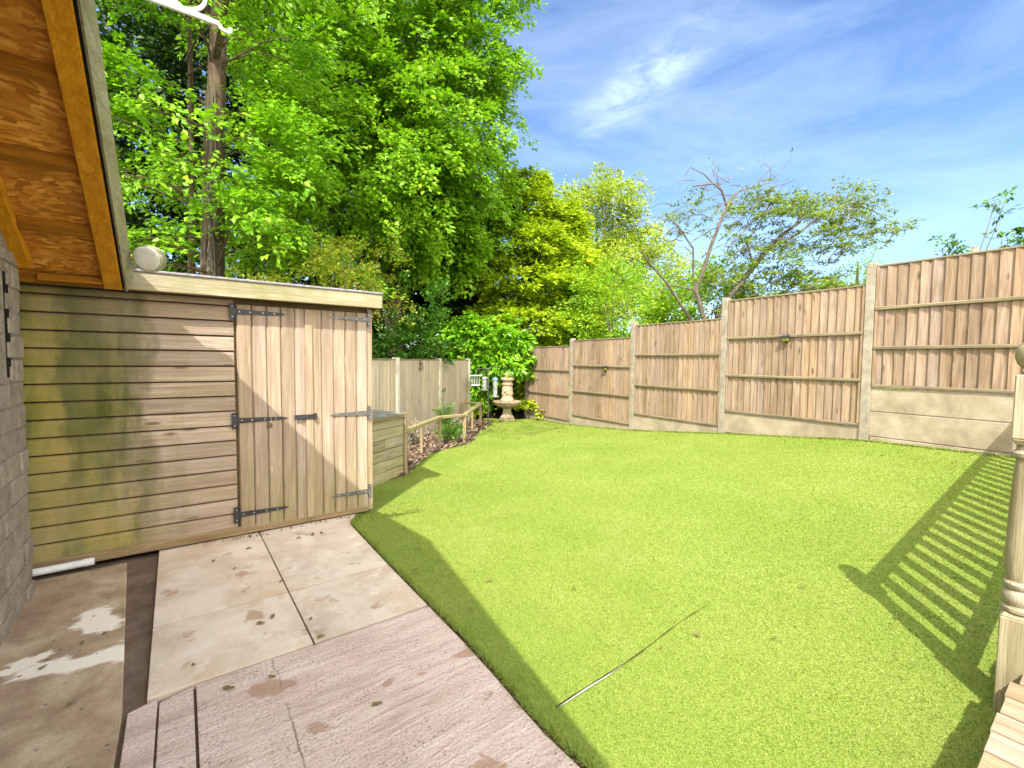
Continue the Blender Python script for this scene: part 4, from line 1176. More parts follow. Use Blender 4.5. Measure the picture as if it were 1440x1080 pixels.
# ------------------------------------------------------------------ fountain
def fountain():
    x, y = -0.12, 11.95; z = float(gz(x, y))
    T = thing('fountain', 'tiered cast stone garden fountain with a scalloped bowl in the far corner', 'fountain', (x, y, z))
    m = MB(); m.box(-0.19, 0.19, -0.19, 0.19, -0.05, 0.05); m.lathe([(0.17, 0.0501), (0.185, 0.07), (0.165, 0.10), (0.125, 0.16), (0.105, 0.25), (0.11, 0.30), (0.15, 0.33)], 24); m.build('pedestal', M['stone'], T, bevel=0.006, smooth=True)
    m = MB(); m.lathe([(0.10, 0.331), (0.22, 0.345), (0.32, 0.40), (0.345, 0.455)], 72, flute=0.025, nf=12); m.lathe([(0.35, 0.456), (0.375, 0.468), (0.378, 0.492), (0.345, 0.50), (0.32, 0.47), (0.20, 0.43), (0.001, 0.42)], 48)
    m.build('bowl', M['stone'], T, smooth=True)
    m = MB(); m.lathe([(0.19, 0.43), (0.19, 0.52), (0.165, 0.545), (0.145, 0.58), (0.13, 0.62), (0.145, 0.66), (0.15, 0.70), (0.135, 0.83), (0.13, 0.90), (0.15, 0.92), (0.15, 0.965), (0.125, 0.985)], 16, flute=0.03, nf=4)
    m.build('column', M['stone'], T, smooth=True)
    m = MB(); m.lathe([(0.12, 0.986), (0.125, 1.03), (0.18, 1.05), (0.185, 1.095), (0.13, 1.115), (0.10, 1.13), (0.115, 1.17), (0.105, 1.21), (0.06, 1.25), (0.001, 1.265)], 20, flute=0.03, nf=8)
    m.build('finial', M['stone'], T, smooth=True)
    m = MB(); m.lathe([(0.03, 0), (0.042, 0.03), (0.03, 0.06), (0.001, 0.07)], 12, (-0.05, -0.14, 0.74)); m.lathe([(0.02, 0), (0.03, 0.02), (0.001, 0.05)], 12, (0.0, -0.155, 0.69)); m.build('spout_figure', M['stone'], T, smooth=True)


fountain()

# ------------------------------------------------------------------ bird feeders
def feeders():
    x, y = -0.565, 10.85; z = float(gz(x, y))
    T = thing('feeder_pole', 'slim dark metal pole carrying bird feeders in front of the laurel', 'pole', (x, y, z))
    m = MB(); m.tube([(0, 0, -0.1), (0.0, 0, 0.75), (-0.01, 0, 1.32)], 0.013, 10); m.build('pole', M['greyiron'], T)
    m = MB(); m.tube([(-0.30, 0, 1.26), (-0.27, 0, 1.33), (-0.1, 0, 1.345), (0.0, 0, 1.335), (0.15, 0, 1.40), (0.20, 0, 1.38), (0.205, 0, 1.33)], 0.008, 8); m.build('cross_arm', M['greyiron'], T)
    G = 'bird feeders hanging from the pole'
    # box feeder
    B = thing('bird_feeder', 'white box bird feeder with a flat roof, leftmost on the pole', 'bird feeder', (x - 0.30, y, z + 0.93), 0, G)
    m = MB(); m.box(-0.10, 0.10, -0.07, 0.07, 0.0, 0.022); m.build('base', M['white'], B, bevel=0.003)
    m = MB()
    for q in (-0.085, -0.03, 0.03, 0.085): m.box(q - 0.012, q + 0.012, -0.055, 0.055, 0.023, 0.23)
    m.build('slatted_side', M['feed'], B)
    m = MB(); m.hexa([(-0.15, -0.10, 0.231), (0.15, -0.10, 0.231), (0.15, 0.10, 0.231), (-0.15, 0.10, 0.231)], [(-0.15, -0.10, 0.25), (0.15, -0.10, 0.26), (0.15, 0.10, 0.26), (-0.15, 0.10, 0.25)]); m.build('roof', M['white'], B, bevel=0.003)
    m = MB(); m.tube([(0, 0, 0.26), (0, 0, 0.33)], 0.005, 6); m.build('hanger', M['greyiron'], B)
    def tube_feeder(dx, zb, zh, label, cap):
        F = thing('bird_feeder', label, 'bird feeder', (x + dx, y - 0.03, z + zb), 0, G)
        m = MB(); m.lathe([(0.09, 0.0), (0.105, 0.012), (0.105, 0.022), (0.07, 0.03)], 20); m.build('seed_tray', M['feed'], F, smooth=True)
        m = MB(); m.lathe([(0.055, 0.0305), (0.055, zh)], 18); m.build('seed_tube', M['feed'], F, smooth=True)
        m = MB(); m.lathe([(0.075, zh + 0.001), (0.07, zh + 0.02), (0.03, zh + 0.05), (0.001, zh + 0.055)], 18); m.build('cap', cap, F, smooth=True)
        m = MB(); m.tube([(0, 0, zh + 0.05), (0, 0.01, zh + 0.12), (0.0, 0.03, zh + 0.18)], 0.005, 6); m.build('hanger', M['greyiron'], F)
    tube_feeder(-0.09, 0.82, 0.28, 'grey tube bird feeder beside the pole, between the other two', M['feed'])
    tube_feeder(0.165, 0.66, 0.42, 'tube bird feeder with a blue cap, nearest the fountain', M['blue'])


feeders()

# ------------------------------------------------------------------ decking and railing at the right edge
DZ = 0.30; NU, NV = 2.50, 0.220
def deck():
    off = (1.5, 0.2, 0)
    T = thing('decking', 'raised deck of grooved timber boards in the lower right corner', 'decking', uv(1.5, 0.2, 0), ROT_H)
    rr = random.Random(5)
    m = MB(off); u = 1.62
    while u < 7.0:
        w = 0.118; n = 9; ring = []
        for i in range(n):
            a = u + w * i / n
            ring += [(a + 0.001, DZ), (a + w / n * 0.55, DZ), (a + w / n * 0.62, DZ - 0.004), (a + w / n * 0.95, DZ - 0.004)]
        ring += [(u + w, DZ - 0.004), (u + w, DZ - 0.027), (u, DZ - 0.027), (u, DZ)]
        e = rr.uniform(-0.012, 0.012) + 0.205
        m.prism([(p[0], p[1]) for p in ring], 'y', -1.6, e)
        u += 0.124
    m.build('deck_boards', M['deck'], T)
    m = MB(off); m.box(1.62, 7.0, 0.150, 0.185, -0.05, DZ - 0.028); m.box(1.62, 1.66, -1.6, 0.149, -0.05, DZ - 0.028); m.build('joist_frame', M['bearer'], T)


deck()


def railing():
    zb = float(gz(*uv(NU, NV)[:2])) - 0.02
    off = (NU, NV, zb)
    T = thing('deck_railing', 'wooden deck railing with a turned ball-topped newel post at the right edge', 'railing', uv(NU, NV, zb), ROT_H + math.radians(3.4))
    def newel(uu, z0):
        m = MB(off); h_ = 0.046
        m.box(uu - h_, uu + h_, NV - h_, NV + h_, z0, 0.485)
        m.hexa([(uu - h_, NV - h_, 0.485), (uu + h_, NV - h_, 0.485), (uu + h_, NV + h_, 0.485), (uu - h_, NV + h_, 0.485)],
               [(uu - .035, NV - .035, 0.503), (uu + .035, NV - .035, 0.503), (uu + .035, NV + .035, 0.503), (uu - .035, NV + .035, 0.503)])
        p = m.build('newel_post', M['newel'], T, bevel=0.004)
        m = MB(off)
        m.lathe([(0.033, 0.50), (0.046, 0.508), (0.047, 0.520), (0.036, 0.530), (0.046, 0.545), (0.048, 0.560), (0.045, 0.578), (0.036, 0.590), (0.045, 0.600), (0.046, 0.612), (0.037, 0.622), (0.044, 0.66), (0.045, 0.74), (0.041, 0.90),
                 (0.036, 1.03), (0.033, 1.075), (0.044, 1.085), (0.045, 1.098), (0.034, 1.108), (0.033, 1.13)], 28, (uu, NV, 0)); m.build('turned_shaft', M['newel'], p, smooth=True)
        m = MB(off); m.hexa([(uu - .034, NV - .034, 1.128), (uu + .034, NV - .034, 1.128), (uu + .034, NV + .034, 1.128), (uu - .034, NV + .034, 1.128)],
                            [(uu - h_, NV - h_, 1.150), (uu + h_, NV - h_, 1.150), (uu + h_, NV + h_, 1.150), (uu - h_, NV + h_, 1.150)])
        m.box(uu - h_, uu + h_, NV - h_, NV + h_, 1.1505, 1.385); m.build('upper_block', M['newel'], p, bevel=0.004)
        m = MB(off); m.lathe([(0.03, 1.3855), (0.034, 1.392), (0.022, 1.402), (0.03, 1.408), (0.046, 1.425), (0.053, 1.45), (0.051, 1.475), (0.04, 1.497), (0.022, 1.508), (0.001, 1.511)], 28, (uu, NV, 0)); m.build('ball_cap', M['newel'], p, smooth=True)
    newel(NU, zb); newel(6.86, 0.3)
    m = MB(off); m.prism([(NV - 0.034, 1.215), (NV + 0.034, 1.215), (NV + 0.036, 1.245), (NV + 0.02, 1.265), (NV - 0.02, 1.265), (NV - 0.036, 1.245)], 'x', NU + 0.0465, 6.86 - 0.0465); m.build('handrail', M['newel'], T)
    m = MB(off); m.box(NU + 0.0465, 6.8135, NV - 0.03, NV + 0.03, 0.385, 0.435); m.build('bottom_rail', M['newel'], T, bevel=0.004)
    n = 22
    for i in range(n):
        uu = NU + (6.86 - NU) * (i + 1) / (n + 1)
        m = MB(off)
        m.box(uu - 0.046, uu + 0.046, NV - 0.011, NV + 0.011, 0.4355, 1.2145); m.build('baluster', M['newel'], T, bevel=0.003)


railing()

# ------------------------------------------------------------------ vegetation
def leaves(P_, D_, Nn, L, W, fold=0.18):
    """kite leaves: P base, D direction, Nn normal (all (n,3)), L and W lengths"""
    S = np.cross(D_, Nn); S /= np.linalg.norm(S, axis=1)[:, None] + 1e-9
    Nn = np.cross(S, D_)
    L = L[:, None]; W = W[:, None]
    mid = P_ + D_ * L * 0.42
    V = np.stack([P_, mid + S * W / 2 + Nn * W * fold, P_ + D_ * L - Nn * L * 0.06, mid - S * W / 2 + Nn * W * fold], 1)
    return V.reshape(-1, 3)


def unit(a): return a / (np.linalg.norm(a, axis=1)[:, None] + 1e-9)


class Foliage:
    def __init__(self, seed): self.rg = np.random.default_rng(seed); self.V = []

    def sprays(self, C, D, R, n, leaf, lat=0.55, thick=0.12, up=0.8, droop=0.25, ratio=0.62, spread=0.9):
        """C (k,3) spray roots, D (k,3) spray directions; n leaves each"""
        rg = self.rg; k = len(C)
        D = unit(D); Rk = R * rg.uniform(0.6, 1.35, k)
        S = np.cross(D, np.array([0, 0, 1.0])); S = unit(S); U = np.cross(S, D)
        a = rg.random((k, n)) ** 0.8; b = rg.uniform(-1, 1, (k, n)) * lat * (1 - 0.6 * a); c = rg.normal(0, thick, (k, n)) - droop * a * a
        P_ = C[:, None, :] + Rk[:, None, None] * (a[..., None] * D[:, None] + b[..., None] * S[:, None] + c[..., None] * U[:, None])
        P_ = P_.reshape(-1, 3); m = k * n
        Dr = np.repeat(D, n, 0); Sr = np.repeat(S, n, 0); Ur = np.repeat(U, n, 0)
        sd = np.sign(b.reshape(-1))[:, None] * rg.uniform(0.2, spread, (m, 1))
        ld = unit(Dr + Sr * sd + rg.normal(0, 0.25, (m, 3)) - np.array([0, 0, 0.35]) * rg.random((m, 1)))
        nn = unit(np.array([-0.12, -0.55, 0.85]) * up + Ur * 0.25 + rg.normal(0, 0.42, (m, 3)))
        L = leaf * rg.uniform(0.65, 1.3, m)
        self.V.append(leaves(P_, ld, nn, L, L * ratio))

    def scatter(self, P_, leaf, ratio=0.6, outward=None, up=0.5, jit=0.7):
        rg = self.rg; m = len(P_)
        d = rg.normal(0, 1, (m, 3)) * jit
        if outward is not None: d = d + outward
        nn = unit(rg.normal(0, 0.7, (m, 3)) + np.array([0, 0, up])); L = leaf * rg.uniform(0.6, 1.3, m)
        self.V.append(leaves(P_, unit(d), nn, L, L * ratio))

    def build(self, name, mat, parent, off=(0, 0, 0)):
        V = np.concatenate(self.V) - np.array(off); n = len(V) // 4; i = np.arange(n)[:, None] * 4
        return fast_mesh(name, V, np.concatenate([i + [0, 1, 2], i + [0, 2, 3]]), mat, parent)


def lump(p, s, seed):
    q = p * s + seed
    return (np.sin(q[:, 0] * 1.3 + 1.7 * np.sin(q[:, 2] * .9)) + np.sin(q[:, 1] * 1.7 + q[:, 2]) + np.sin(q[:, 2] * 1.9 - q[:, 0] * .8 + 1.3 * np.sin(q[:, 1]))) / 3


def crown_points(rg, n, c, r, seed, gap=0.0, s=1.6, shell=2.2, rough=0.22, cam_side=True):
    d = unit(rg.normal(0, 1, (n * 4, 3)))
    rr = rg.random(n * 4) ** (1 / shell)
    p = d * rr[:, None] * (1 + rough * lump(d * 2.2, 1.4, seed))[:, None] * np.array(r) + np.array(c)
    keep = lump(p, s, seed) > gap - 0.35
    if cam_side:                              # the side turned away from the garden is left thinner
        back = (d[:, 1] > 0.35) & (rg.random(n * 4) < 0.6); keep &= ~back
    p = p[keep][:n]; return p, unit((p - np.array(c)) / np.array(r))


def limb_path(a, b, sag=0.0, n=7, rg=None, wob=0.06):
    a = np.array(a, float); b = np.array(b, float); L = np.linalg.norm(b - a); P_ = []
    for i in range(n):
        k = i / (n - 1); p = a + (b - a) * k; p[2] += sag * math.sin(math.pi * k)
        if rg is not None and 0 < i < n - 1: p = p + rg.normal(0, wob * L / n, 3)
        P_.append(p)
    return P_


def trunk(T, off, path, r0, r1, limbs, mat, name='trunk', n=12):
    m = MB(off); k = len(path); m.tube(path, [r0 + (r1 - r0) * i / (k - 1) for i in range(k)], n)
    for pth, ra, rb in limbs:
        q = len(pth); m.tube(pth, [ra + (rb - ra) * i / (q - 1) for i in range(q)], 6)
    return m.build(name, mat, T, smooth=True)


def tall_tree_behind_shed():
    rg = np.random.default_rng(21); b = np.array([-5.35, 8.1, -0.05])
    T = thing('tree', 'tall leafy tree with a thick ivy-scarred brown trunk rising behind the shed roof', 'tree', b)
    path = [b, b + [0.02, 0, 1.2], b + [.05, 0, 2.5], b + [.10, .03, 4.0], b + [.14, .05, 5.5], b + [.22, .1, 7.5], b + [.3, .2, 10.5], b + [.3, .3, 13]]
    limbs = []; F = Foliage(22); C = []; D = []
    for i in range(80):
        z = rg.uniform(2.7, 12.5); a = rg.uniform(-math.pi, math.pi)
        if math.sin(a) > 0.3 and rg.random() < 0.7: a = -a
        L = rg.uniform(1.6, 3.6) * (1.15 - 0.05 * (z - 3)) * (0.62 if math.cos(a) > 0.2 else 1.0); st = np.array([b[0] + .12, b[1] + .05, z])
        en = st + np.array([math.cos(a) * L, math.sin(a) * L, rg.uniform(-0.5, 0.7)])
        pth = limb_path(st, en, 0.25, 7, rg); limbs.append((pth, 0.020, 0.004))
        for k in (0.3, 0.42, 0.54, 0.64, 0.73, 0.81, 0.9, 1.0):
            q = np.array(pth[int(k * 6)]) * 1.0
            for w in range(4):
                sd = rg.normal(0, 0.7); dv = np.array([math.cos(a + sd), math.sin(a + sd), rg.uniform(-0.35, 0.12)]); C.append(q + rg.normal(0, .12, 3)); D.append(dv)
    C = np.array(C); D = np.array(D)
    keep = ~((np.abs(C[:, 0] - b[0] - .1 ) < 0.55) & (C[:, 1] < b[1] - 0.2) & (C[:, 2] < 6.2) & (rg.random(len(C)) < 0.72))
    keep &= ~((np.abs(C[:, 0] / C[:, 1] + 0.655) < 0.055) & (C[:, 1] < b[1]) & (rg.random(len(C)) < 0.78))
    keep &= lump(C, 1.5, 2.2) > -0.16
    F.sprays(C[keep], D[keep], 0.62, 36, 0.105, 0.5, 0.06, 0.9, 0.22)
    # the low sprays that cross in front of the trunk
    P1 = [pt(x, y, Y) for x, y, Y in ((150, 100, 6.6), (165, 90, 6.6), (195, 120, 6.6), (240, 150, 6.7), (290, 175, 6.7), (330, 190, 6.8), (370, 215, 6.9), (230, 210, 6.8), (265, 235, 6.8), (180, 160, 6.7), (330, 250, 7.0), (345, 300, 7.0), (380, 320, 7.0), (250, 320, 7.2), (215, 330, 7.2), (190, 250, 7.0), (400, 240, 7.0))]
    C2 = np.concatenate([np.array(P1) + rg.normal(0, .13, (len(P1), 3)) for _ in range(4)]); D2 = np.tile([0.75, -0.5, -0.25], (len(C2), 1)) + rg.normal(0, .35, (len(C2), 3))
    F.sprays(C2, D2, 0.5, 26, 0.10, 0.5, 0.07, 0.95, 0.3)
    # a high limb reaching out over the garden
    for i in range(34):
        q = np.array([-2.6, 4.9, 6.9]) + rg.normal(0, 1, 3) * [1.0, .8, .5]
        F.sprays(q[None] + rg.normal(0, .3, (4, 3)), rg.normal(0, .4, (4, 3)) + [.7, .2, -.2], 0.6, 30, 0.085, 0.5, 0.08, 0.9, 0.2)
    limbs.append((limb_path(b + [.2, 0, 6.6], (-2.0, 4.6, 7.0), 0.5, 9, rg), 0.07, 0.012))
    tr = trunk(T, b, path, 0.215, 0.09, limbs, M['bark'])
    iv = MB(b)                                # old ivy stems clinging to the bark
    for i in range(7):
        a0 = rg.uniform(-2.6, -0.4); pth = []
        for k in range(12):
            z = k * 0.55; a0 += rg.normal(0, .16); r = 0.215 - 0.010 * z
            c = np.array([np.interp(z, [0, 1.2, 2.5, 4, 5.5, 7.5], [0, .02, .05, .10, .14, .22]), np.interp(z, [0, 4, 7.5], [0, .03, .1]), z])
            pth.append(b + c + [math.cos(a0) * r, math.sin(a0) * r, 0])
        iv.tube(pth, [0.022 - .001 * k for k in range(12)], 6)
    iv.build('ivy_stem', M['twig'], tr, smooth=True)
    F.build('crown', M['beech'], T, b)


tall_tree_behind_shed()


def slender_tree():
    rg = np.random.default_rng(31); b = np.array([-6.75, 9.6, 0.0])
    T = thing('tree', 'slender thin-trunked tree half hidden just left of the thick ivy-scarred trunk', 'tree', b)
    limbs = []; F = Foliage(32); C = []; D = []
    for i in range(20):
        z = rg.uniform(2.6, 9.5); a = rg.uniform(-math.pi, 0.4); L = rg.uniform(1.2, 2.6); st = b + [0.05, 0, z]
        en = st + np.array([math.cos(a) * L, math.sin(a) * L, rg.uniform(-.3, .7)]); pth = limb_path(st, en, .2, 6, rg); limbs.append((pth, .022, .005))
        for q in pth[2:]:
            for w in range(3): C.append(q + rg.normal(0, .12, 3)); D.append(np.array([math.cos(a), math.sin(a), -.1]) + rg.normal(0, .5, 3) * [1, 1, .4])
    F.sprays(np.array(C), np.array(D), .65, 30, .085, .5, .08, .9, .2)
    trunk(T, b, [b, b + [.02, 0, 2.5], b + [.1, 0, 5], b + [.1, .1, 10]], .10, .03, limbs, M['bark']); F.build('crown', M['beech'], T, b)


slender_tree()


def broad_tree():
    rg = np.random.default_rng(41); b = np.array([-3.4, 13.3, -0.05])
    T = thing('tree', 'tall dense broadleaf tree whose drooping sprays hang over the smooth fence', 'tree', b)
    limbs = []; F = Foliage(42); C = []; D = []
    # crown as hanging masses: centre, radii
    lumps = [((-3.7, 12.0, 6.2), (2.6, 2.2, 2.6), 600), ((-2.0, 12.4, 7.9), (2.0, 1.9, 3.2), 600), ((-5.1, 11.7, 8.6), (2.3, 2.0, 2.6), 420), ((-2.4, 13.5, 5.2), (1.6, 1.6, 1.7), 330),
             ((-1.05, 13.0, 10.2), (1.25, 1.5, 2.6), 300), ((-3.2, 12.5, 11), (2.8, 2.2, 2.4), 430), ((-5.6, 12.1, 4.6), (1.6, 1.5, 1.5), 130), ((-1.25, 14.0, 6.2), (1.15, 1.3, 1.9), 220)]
    for i, (c, r, k) in enumerate(lumps):
        p, d = crown_points(rg, k, c, r, i * 3.1, 0.26, 1.7, 2.8, 0.34)
        C.append(p); dd = d * [1, 1, .35] + [0.1, -0.25, -0.3] + rg.normal(0, .3, p.shape); D.append(dd)
        for j in range(9):
            q = p[rg.integers(len(p))]; limbs.append((limb_path((b[0] + .1, b[1], max(2.2, q[2] - rg.uniform(.4, 1.6))), q, .3, 7, rg), .045, .006))
    F.sprays(np.concatenate(C), np.concatenate(D), 0.62, 42, 0.12, 0.5, 0.08, 0.85, 0.34)
    trunk(T, b, [b, b + [0, 0, 3], b + [.2, 0, 6], b + [.5, 0, 11]], .26, .08, limbs, M['bark']); F.build('crown', M['beech2'], T, b)


broad_tree()


def shrub(label, c, r, k, leaf, mat, seed, R=0.35, n=28, stems=7, gap=0.0, dz=(0, -.1, .15), up=.7, cat='shrub', name='shrub', thick=.14, barkm='twig', ratio=.6, droop=.15, lat=.5, shell=2.4):
    rg = np.random.default_rng(seed); c = np.array(c, float); g_ = float(gz(np.clip(c[0], -20, 20), np.clip(c[1], -20, 30))) - .08
    b = np.array([c[0], c[1], g_]); T = thing(name, label, cat, b)
    p, d = crown_points(rg, k, c, r, seed * 1.7, gap, 1.8, shell, .25)
    F = Foliage(seed + 1); F.sprays(p, d * [1, 1, .6] + np.array(dz) + rg.normal(0, .35, p.shape), R, n, leaf, lat, thick, up, droop, ratio)
    m = MB(b)
    for i in range(stems):
        q = p[rg.integers(len(p))]; s = b + np.array([rg.normal(0, .12 * r[0]), rg.normal(0, .1), -.05])
        m.tube(limb_path(s, c + (q - c) * .9, .1, 7, rg), [0.04 - 0.005 * j for j in range(7)], 6)
    m.build('stem', M[barkm], T, smooth=True); F.build('foliage', mat, T, b); return T


shrub('olive green bushy shrub with twiggy stems showing above the shed roof', (-3.1, 7.6, 2.55), (1.25, .7, .85), 150, .05, M['olive'], 51, .36, 46, 16, .05)
shrub('dark glossy ivy-clad bush rising behind the smooth fence next to the shed corner', (-2.35, 9.6, 1.75), (.95, .6, 1.35), 200, .085, M['ivy'], 53, .36, 40, 5, .0)


def conifer(label, x, y, h_, r, k, mat, seed, leaf=.13, n=46, droop=.25, tips=None, bark_='bark', top=0.0, name='conifer_tree', R=.55):
    rg = np.random.default_rng(seed); g_ = float(gz(np.clip(x, -20, 20), np.clip(y, -20, 30))) - .05; b = np.array([x, y, g_]); T = thing(name, label, 'tree', b)
    F = Foliage(seed + 1); C = []; D = []; limbs = []
    for i in range(k):
        t_ = rg.random() ** 1.25; z = .25 + (h_ - .4) * t_; rr = (r * (1 - t_) ** .75 * (.82 + .3 * rg.random()) + .12) * (1 + .22 * math.sin(5 * z + seed) + .15 * math.sin(3 * z * 1.7))
        a = rg.uniform(-math.pi, math.pi)
        if math.sin(a) > .45 and rg.random() < .55: a = -a
        q = b + np.array([math.cos(a) * rr * .78, math.sin(a) * rr * .78, z])
        C.append(q); D.append(np.array([math.cos(a), math.sin(a), .12]) + rg.normal(0, .22, 3))
        if i % 6 == 0: limbs.append((limb_path(b + [0, 0, max(.3, z - .2 * rr)], q, .1, 5, rg), .03, .008))
    F.sprays(np.array(C), np.array(D), R, n, leaf, .55, .12, .8, droop, .36, .8)
    trunk(T, b, [b, b + [0, 0, h_ * .5], b + [0, 0, h_ * .97]], .16, .02, limbs, M[bark_]); F.build('foliage', mat, T, b); return T


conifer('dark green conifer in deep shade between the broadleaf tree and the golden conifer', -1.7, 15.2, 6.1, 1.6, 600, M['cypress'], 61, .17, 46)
conifer('bright golden yellow conifer, the taller of the pair beyond the laurel', .35, 15.0, 7.7, 2.3, 1100, M['gold'], 63, .19, 50)
conifer('bright golden yellow conifer, the lower one nearer the far fence corner', 1.65, 15.8, 6.9, 1.8, 800, M['gold'], 65, .19, 50)


def birch():
    rg = np.random.default_rng(71); b = np.array([4.1, 22.0, -.1]); T = thing('tree', 'airy pale-stemmed tree with fine yellow-green leaves beyond the golden conifers', 'tree', b)
    F = Foliage(72); C = []; D = []; limbs = []
    for c, r, k in (((3.9, 21.5, 7.4), (2.2, 1.8, 2.4), 300), ((5.0, 21.6, 5.6), (2.4, 1.8, 2.0), 260), ((3.4, 21.3, 4.6), (1.6, 1.6, 2.2), 150), ((4.4, 21.8, 8.6), (1.5, 1.3, 1.3), 90)):
        p, d = crown_points(rg, k, c, r, c[0], .1, 1.2, 2.0, .3); C.append(p); D.append(d * [1, 1, .5] + [0, 0, -.1] + rg.normal(0, .4, p.shape))
        for j in range(10): limbs.append((limb_path(b + [rg.normal(0, .2), 0, rg.uniform(1.5, 4.5)], p[rg.integers(len(p))], .2, 6, rg), .05, .012))
    F.sprays(np.concatenate(C), np.concatenate(D), .75, 40, .14, .6, .16, .6, .15)
    trunk(T, b, [b, b + [-.1, 0, 3], b + [-.15, 0, 6], b + [-.1, 0, 9]], .13, .03, limbs, M['palebark']); F.build('crown', M['birch'], T, b)


birch()
shrub('leafy yellow-green shrub behind the second and third fence panels from the far corner', (3.2, 13.6, 2.75), (1.8, .9, 1.55), 330, .085, M['bright'], 81, .5, 40, 8)
shrub('bright green shrub under the leaning rowan behind the middle fence panel', (4.75, 11.7, 2.55), (1.4, .8, 1.1), 260, .085, M['bright'], 83, .5, 40, 8)
shrub('yellow-green bush in front of the airy pale-stemmed tree', (5.0, 17.5, 3.6), (2.0, 1.0, 2.2), 300, .10, M['birch'], 85, .6, 38, 8)
shrub('small bright green shrub between the bare left limb and the trunk of the leaning rowan', (4.0, 12.3, 2.15), (1.0, .6, .85), 150, .085, M['bright'], 89, .45, 38, 6)
shrub('low bright bush showing just over the fence below the leaning rowan crown', (6.4, 10.8, 2.5), (1.1, .7, .8), 150, .08, M['rowan'], 87, .45, 36, 6)


def rowan():
    Y = 10.2; rg = np.random.default_rng(91); b = np.array([*pt(1000, 590, Y)[:2], .3]); T = thing('tree', 'leaning half-bare rowan with twisted grey branches spreading over the fence top', 'tree', b)
    F = Foliage(92); m = MB(b)
    def br(pts, r0, r1, dy=0.0):
        P_ = [pt(x, y, Y + dy * i / len(pts)) for i, (x, y) in enumerate(pts)]; q = len(P_); m.tube(P_, [r0 + (r1 - r0) * i / (q - 1) for i in range(q)], 8); return P_
    main = [b - [0, 0, .3], pt(1003, 520, Y)]
    br([(1000, 600), (1003, 500), (1010, 440), (1035, 405), (1060, 375), (1080, 350), (1100, 330), (1125, 312)], .085, .03, .6)
    br([(1003, 500), (985, 430), (978, 408), (990, 378), (1000, 345), (1012, 315), (1022, 290), (1015, 268), (1003, 258), (975, 262)], .055, .014, -.6)
    br([(1003, 500), (965, 440), (955, 425), (938, 398), (915, 372), (902, 355), (908, 350)], .038, .012, -.8)
    br([(1080, 350), (1120, 330), (1160, 300), (1200, 285), (1235, 300), (1262, 318)], .026, .006, .4)
    br([(1060, 375), (1050, 340), (1075, 300), (1095, 270), (1110, 250)], .024, .005, -.4)
    br([(1022, 290), (1040, 268), (1065, 262), (1085, 255)], .022, .006, .2); br([(1003, 258), (990, 245), (970, 235), (955, 265)], .015, .005, -.2)
    br([(985, 430), (975, 395), (975, 350), (955, 320), (935, 302), (920, 312)], .03, .007, -.3); br([(1015, 268), (1002, 240), (1020, 228)], .012, .004)
    br([(978, 408), (940, 400), (918, 420)], .02, .006, -.5)
    # twisted dead twigs on the left crown
    twc = [(1003, 258), (985, 262), (1022, 290), (1010, 310), (960, 300), (950, 330), (1040, 268), (975, 350), (1065, 262), (940, 310), (1085, 255), (1060, 320), (930, 380), (960, 400)]
    for x, y in twc * 3:
        s = pt(x + rg.normal(0, 8), y + rg.normal(0, 8), Y + rg.normal(0, .4)); a = rg.uniform(-.4, 3.5); L = rg.uniform(.3, .85); d = np.array([math.cos(a), rg.normal(0, .4), abs(math.sin(a)) * .9 - .15]); pth = [s]
        for k in range(5):
            d = d + rg.normal(0, .28, 3); d /= np.linalg.norm(d); pth.append(pth[-1] + d * L / 5)
        m.tube(pth, [.011, .010, .008, .006, .005, .003], 5)
        if rg.random() < .5: F.sprays(np.array([pth[-1]]), d[None], .2, 12, .055, .6, .1, .7, .1, .45)
    C = []; D = []
    for x, y, sx, sy, k in ((1000, 310, 45, 30, 12), (1040, 290, 30, 16, 8), (1060, 335, 40, 26, 10), (1000, 395, 40, 22, 14), (1120, 425, 70, 14, 34), (1085, 440, 60, 14, 40), (1170, 410, 40, 18, 34), (1100, 345, 60, 24, 34), (1100, 285, 40, 14, 34), (1140, 290, 40, 16, 40), (1180, 300, 36, 18, 38), (1215, 290, 24, 16, 20), (1160, 335, 50, 18, 34), (1205, 335, 30, 14, 16), (1110, 375, 45, 20, 30), (1150, 395, 36, 18, 22), (1060, 300, 35, 14, 15),
                            (1240, 318, 18, 8, 8), (1190, 268, 22, 8, 11), (985, 300, 35, 25, 12), (925, 305, 12, 6, 4), (1040, 395, 30, 22, 20), (1100, 415, 50, 14, 26), (1045, 350, 30, 18, 9), (1075, 262, 22, 6, 5), (1262, 318, 8, 5, 3)):
        for i in range(k):
            q = pt(x + rg.normal(0, sx * .6), y + rg.normal(0, sy * .6), Y + rg.normal(.2, .5)); C.append(q); D.append(rg.normal(0, 1, 3) * [1, 1, .3] + [.3, 0, -.05])
    F.sprays(np.array(C), np.array(D), .32, 44, .075, .75, .08, .8, .12, .45)
    for i in range(0, len(C), 3):
        q = C[i]; s = q + np.array([-.4, 0, -.25]) + rg.normal(0, .12, 3); m.tube(limb_path(s, q, .05, 5, rg), [.012, .01, .008, .006, .004], 5)
    m.build('trunk', M['twig'], T, smooth=True); F.build('crown', M['rowan'], T, b)


rowan()
conifer('small slim blue-green conifer showing over the fence by the tallest post', *(pt(1205, 400, 13.0)[:2]), 4.1, .5, 170, M['bright'], 95, .12, 34)


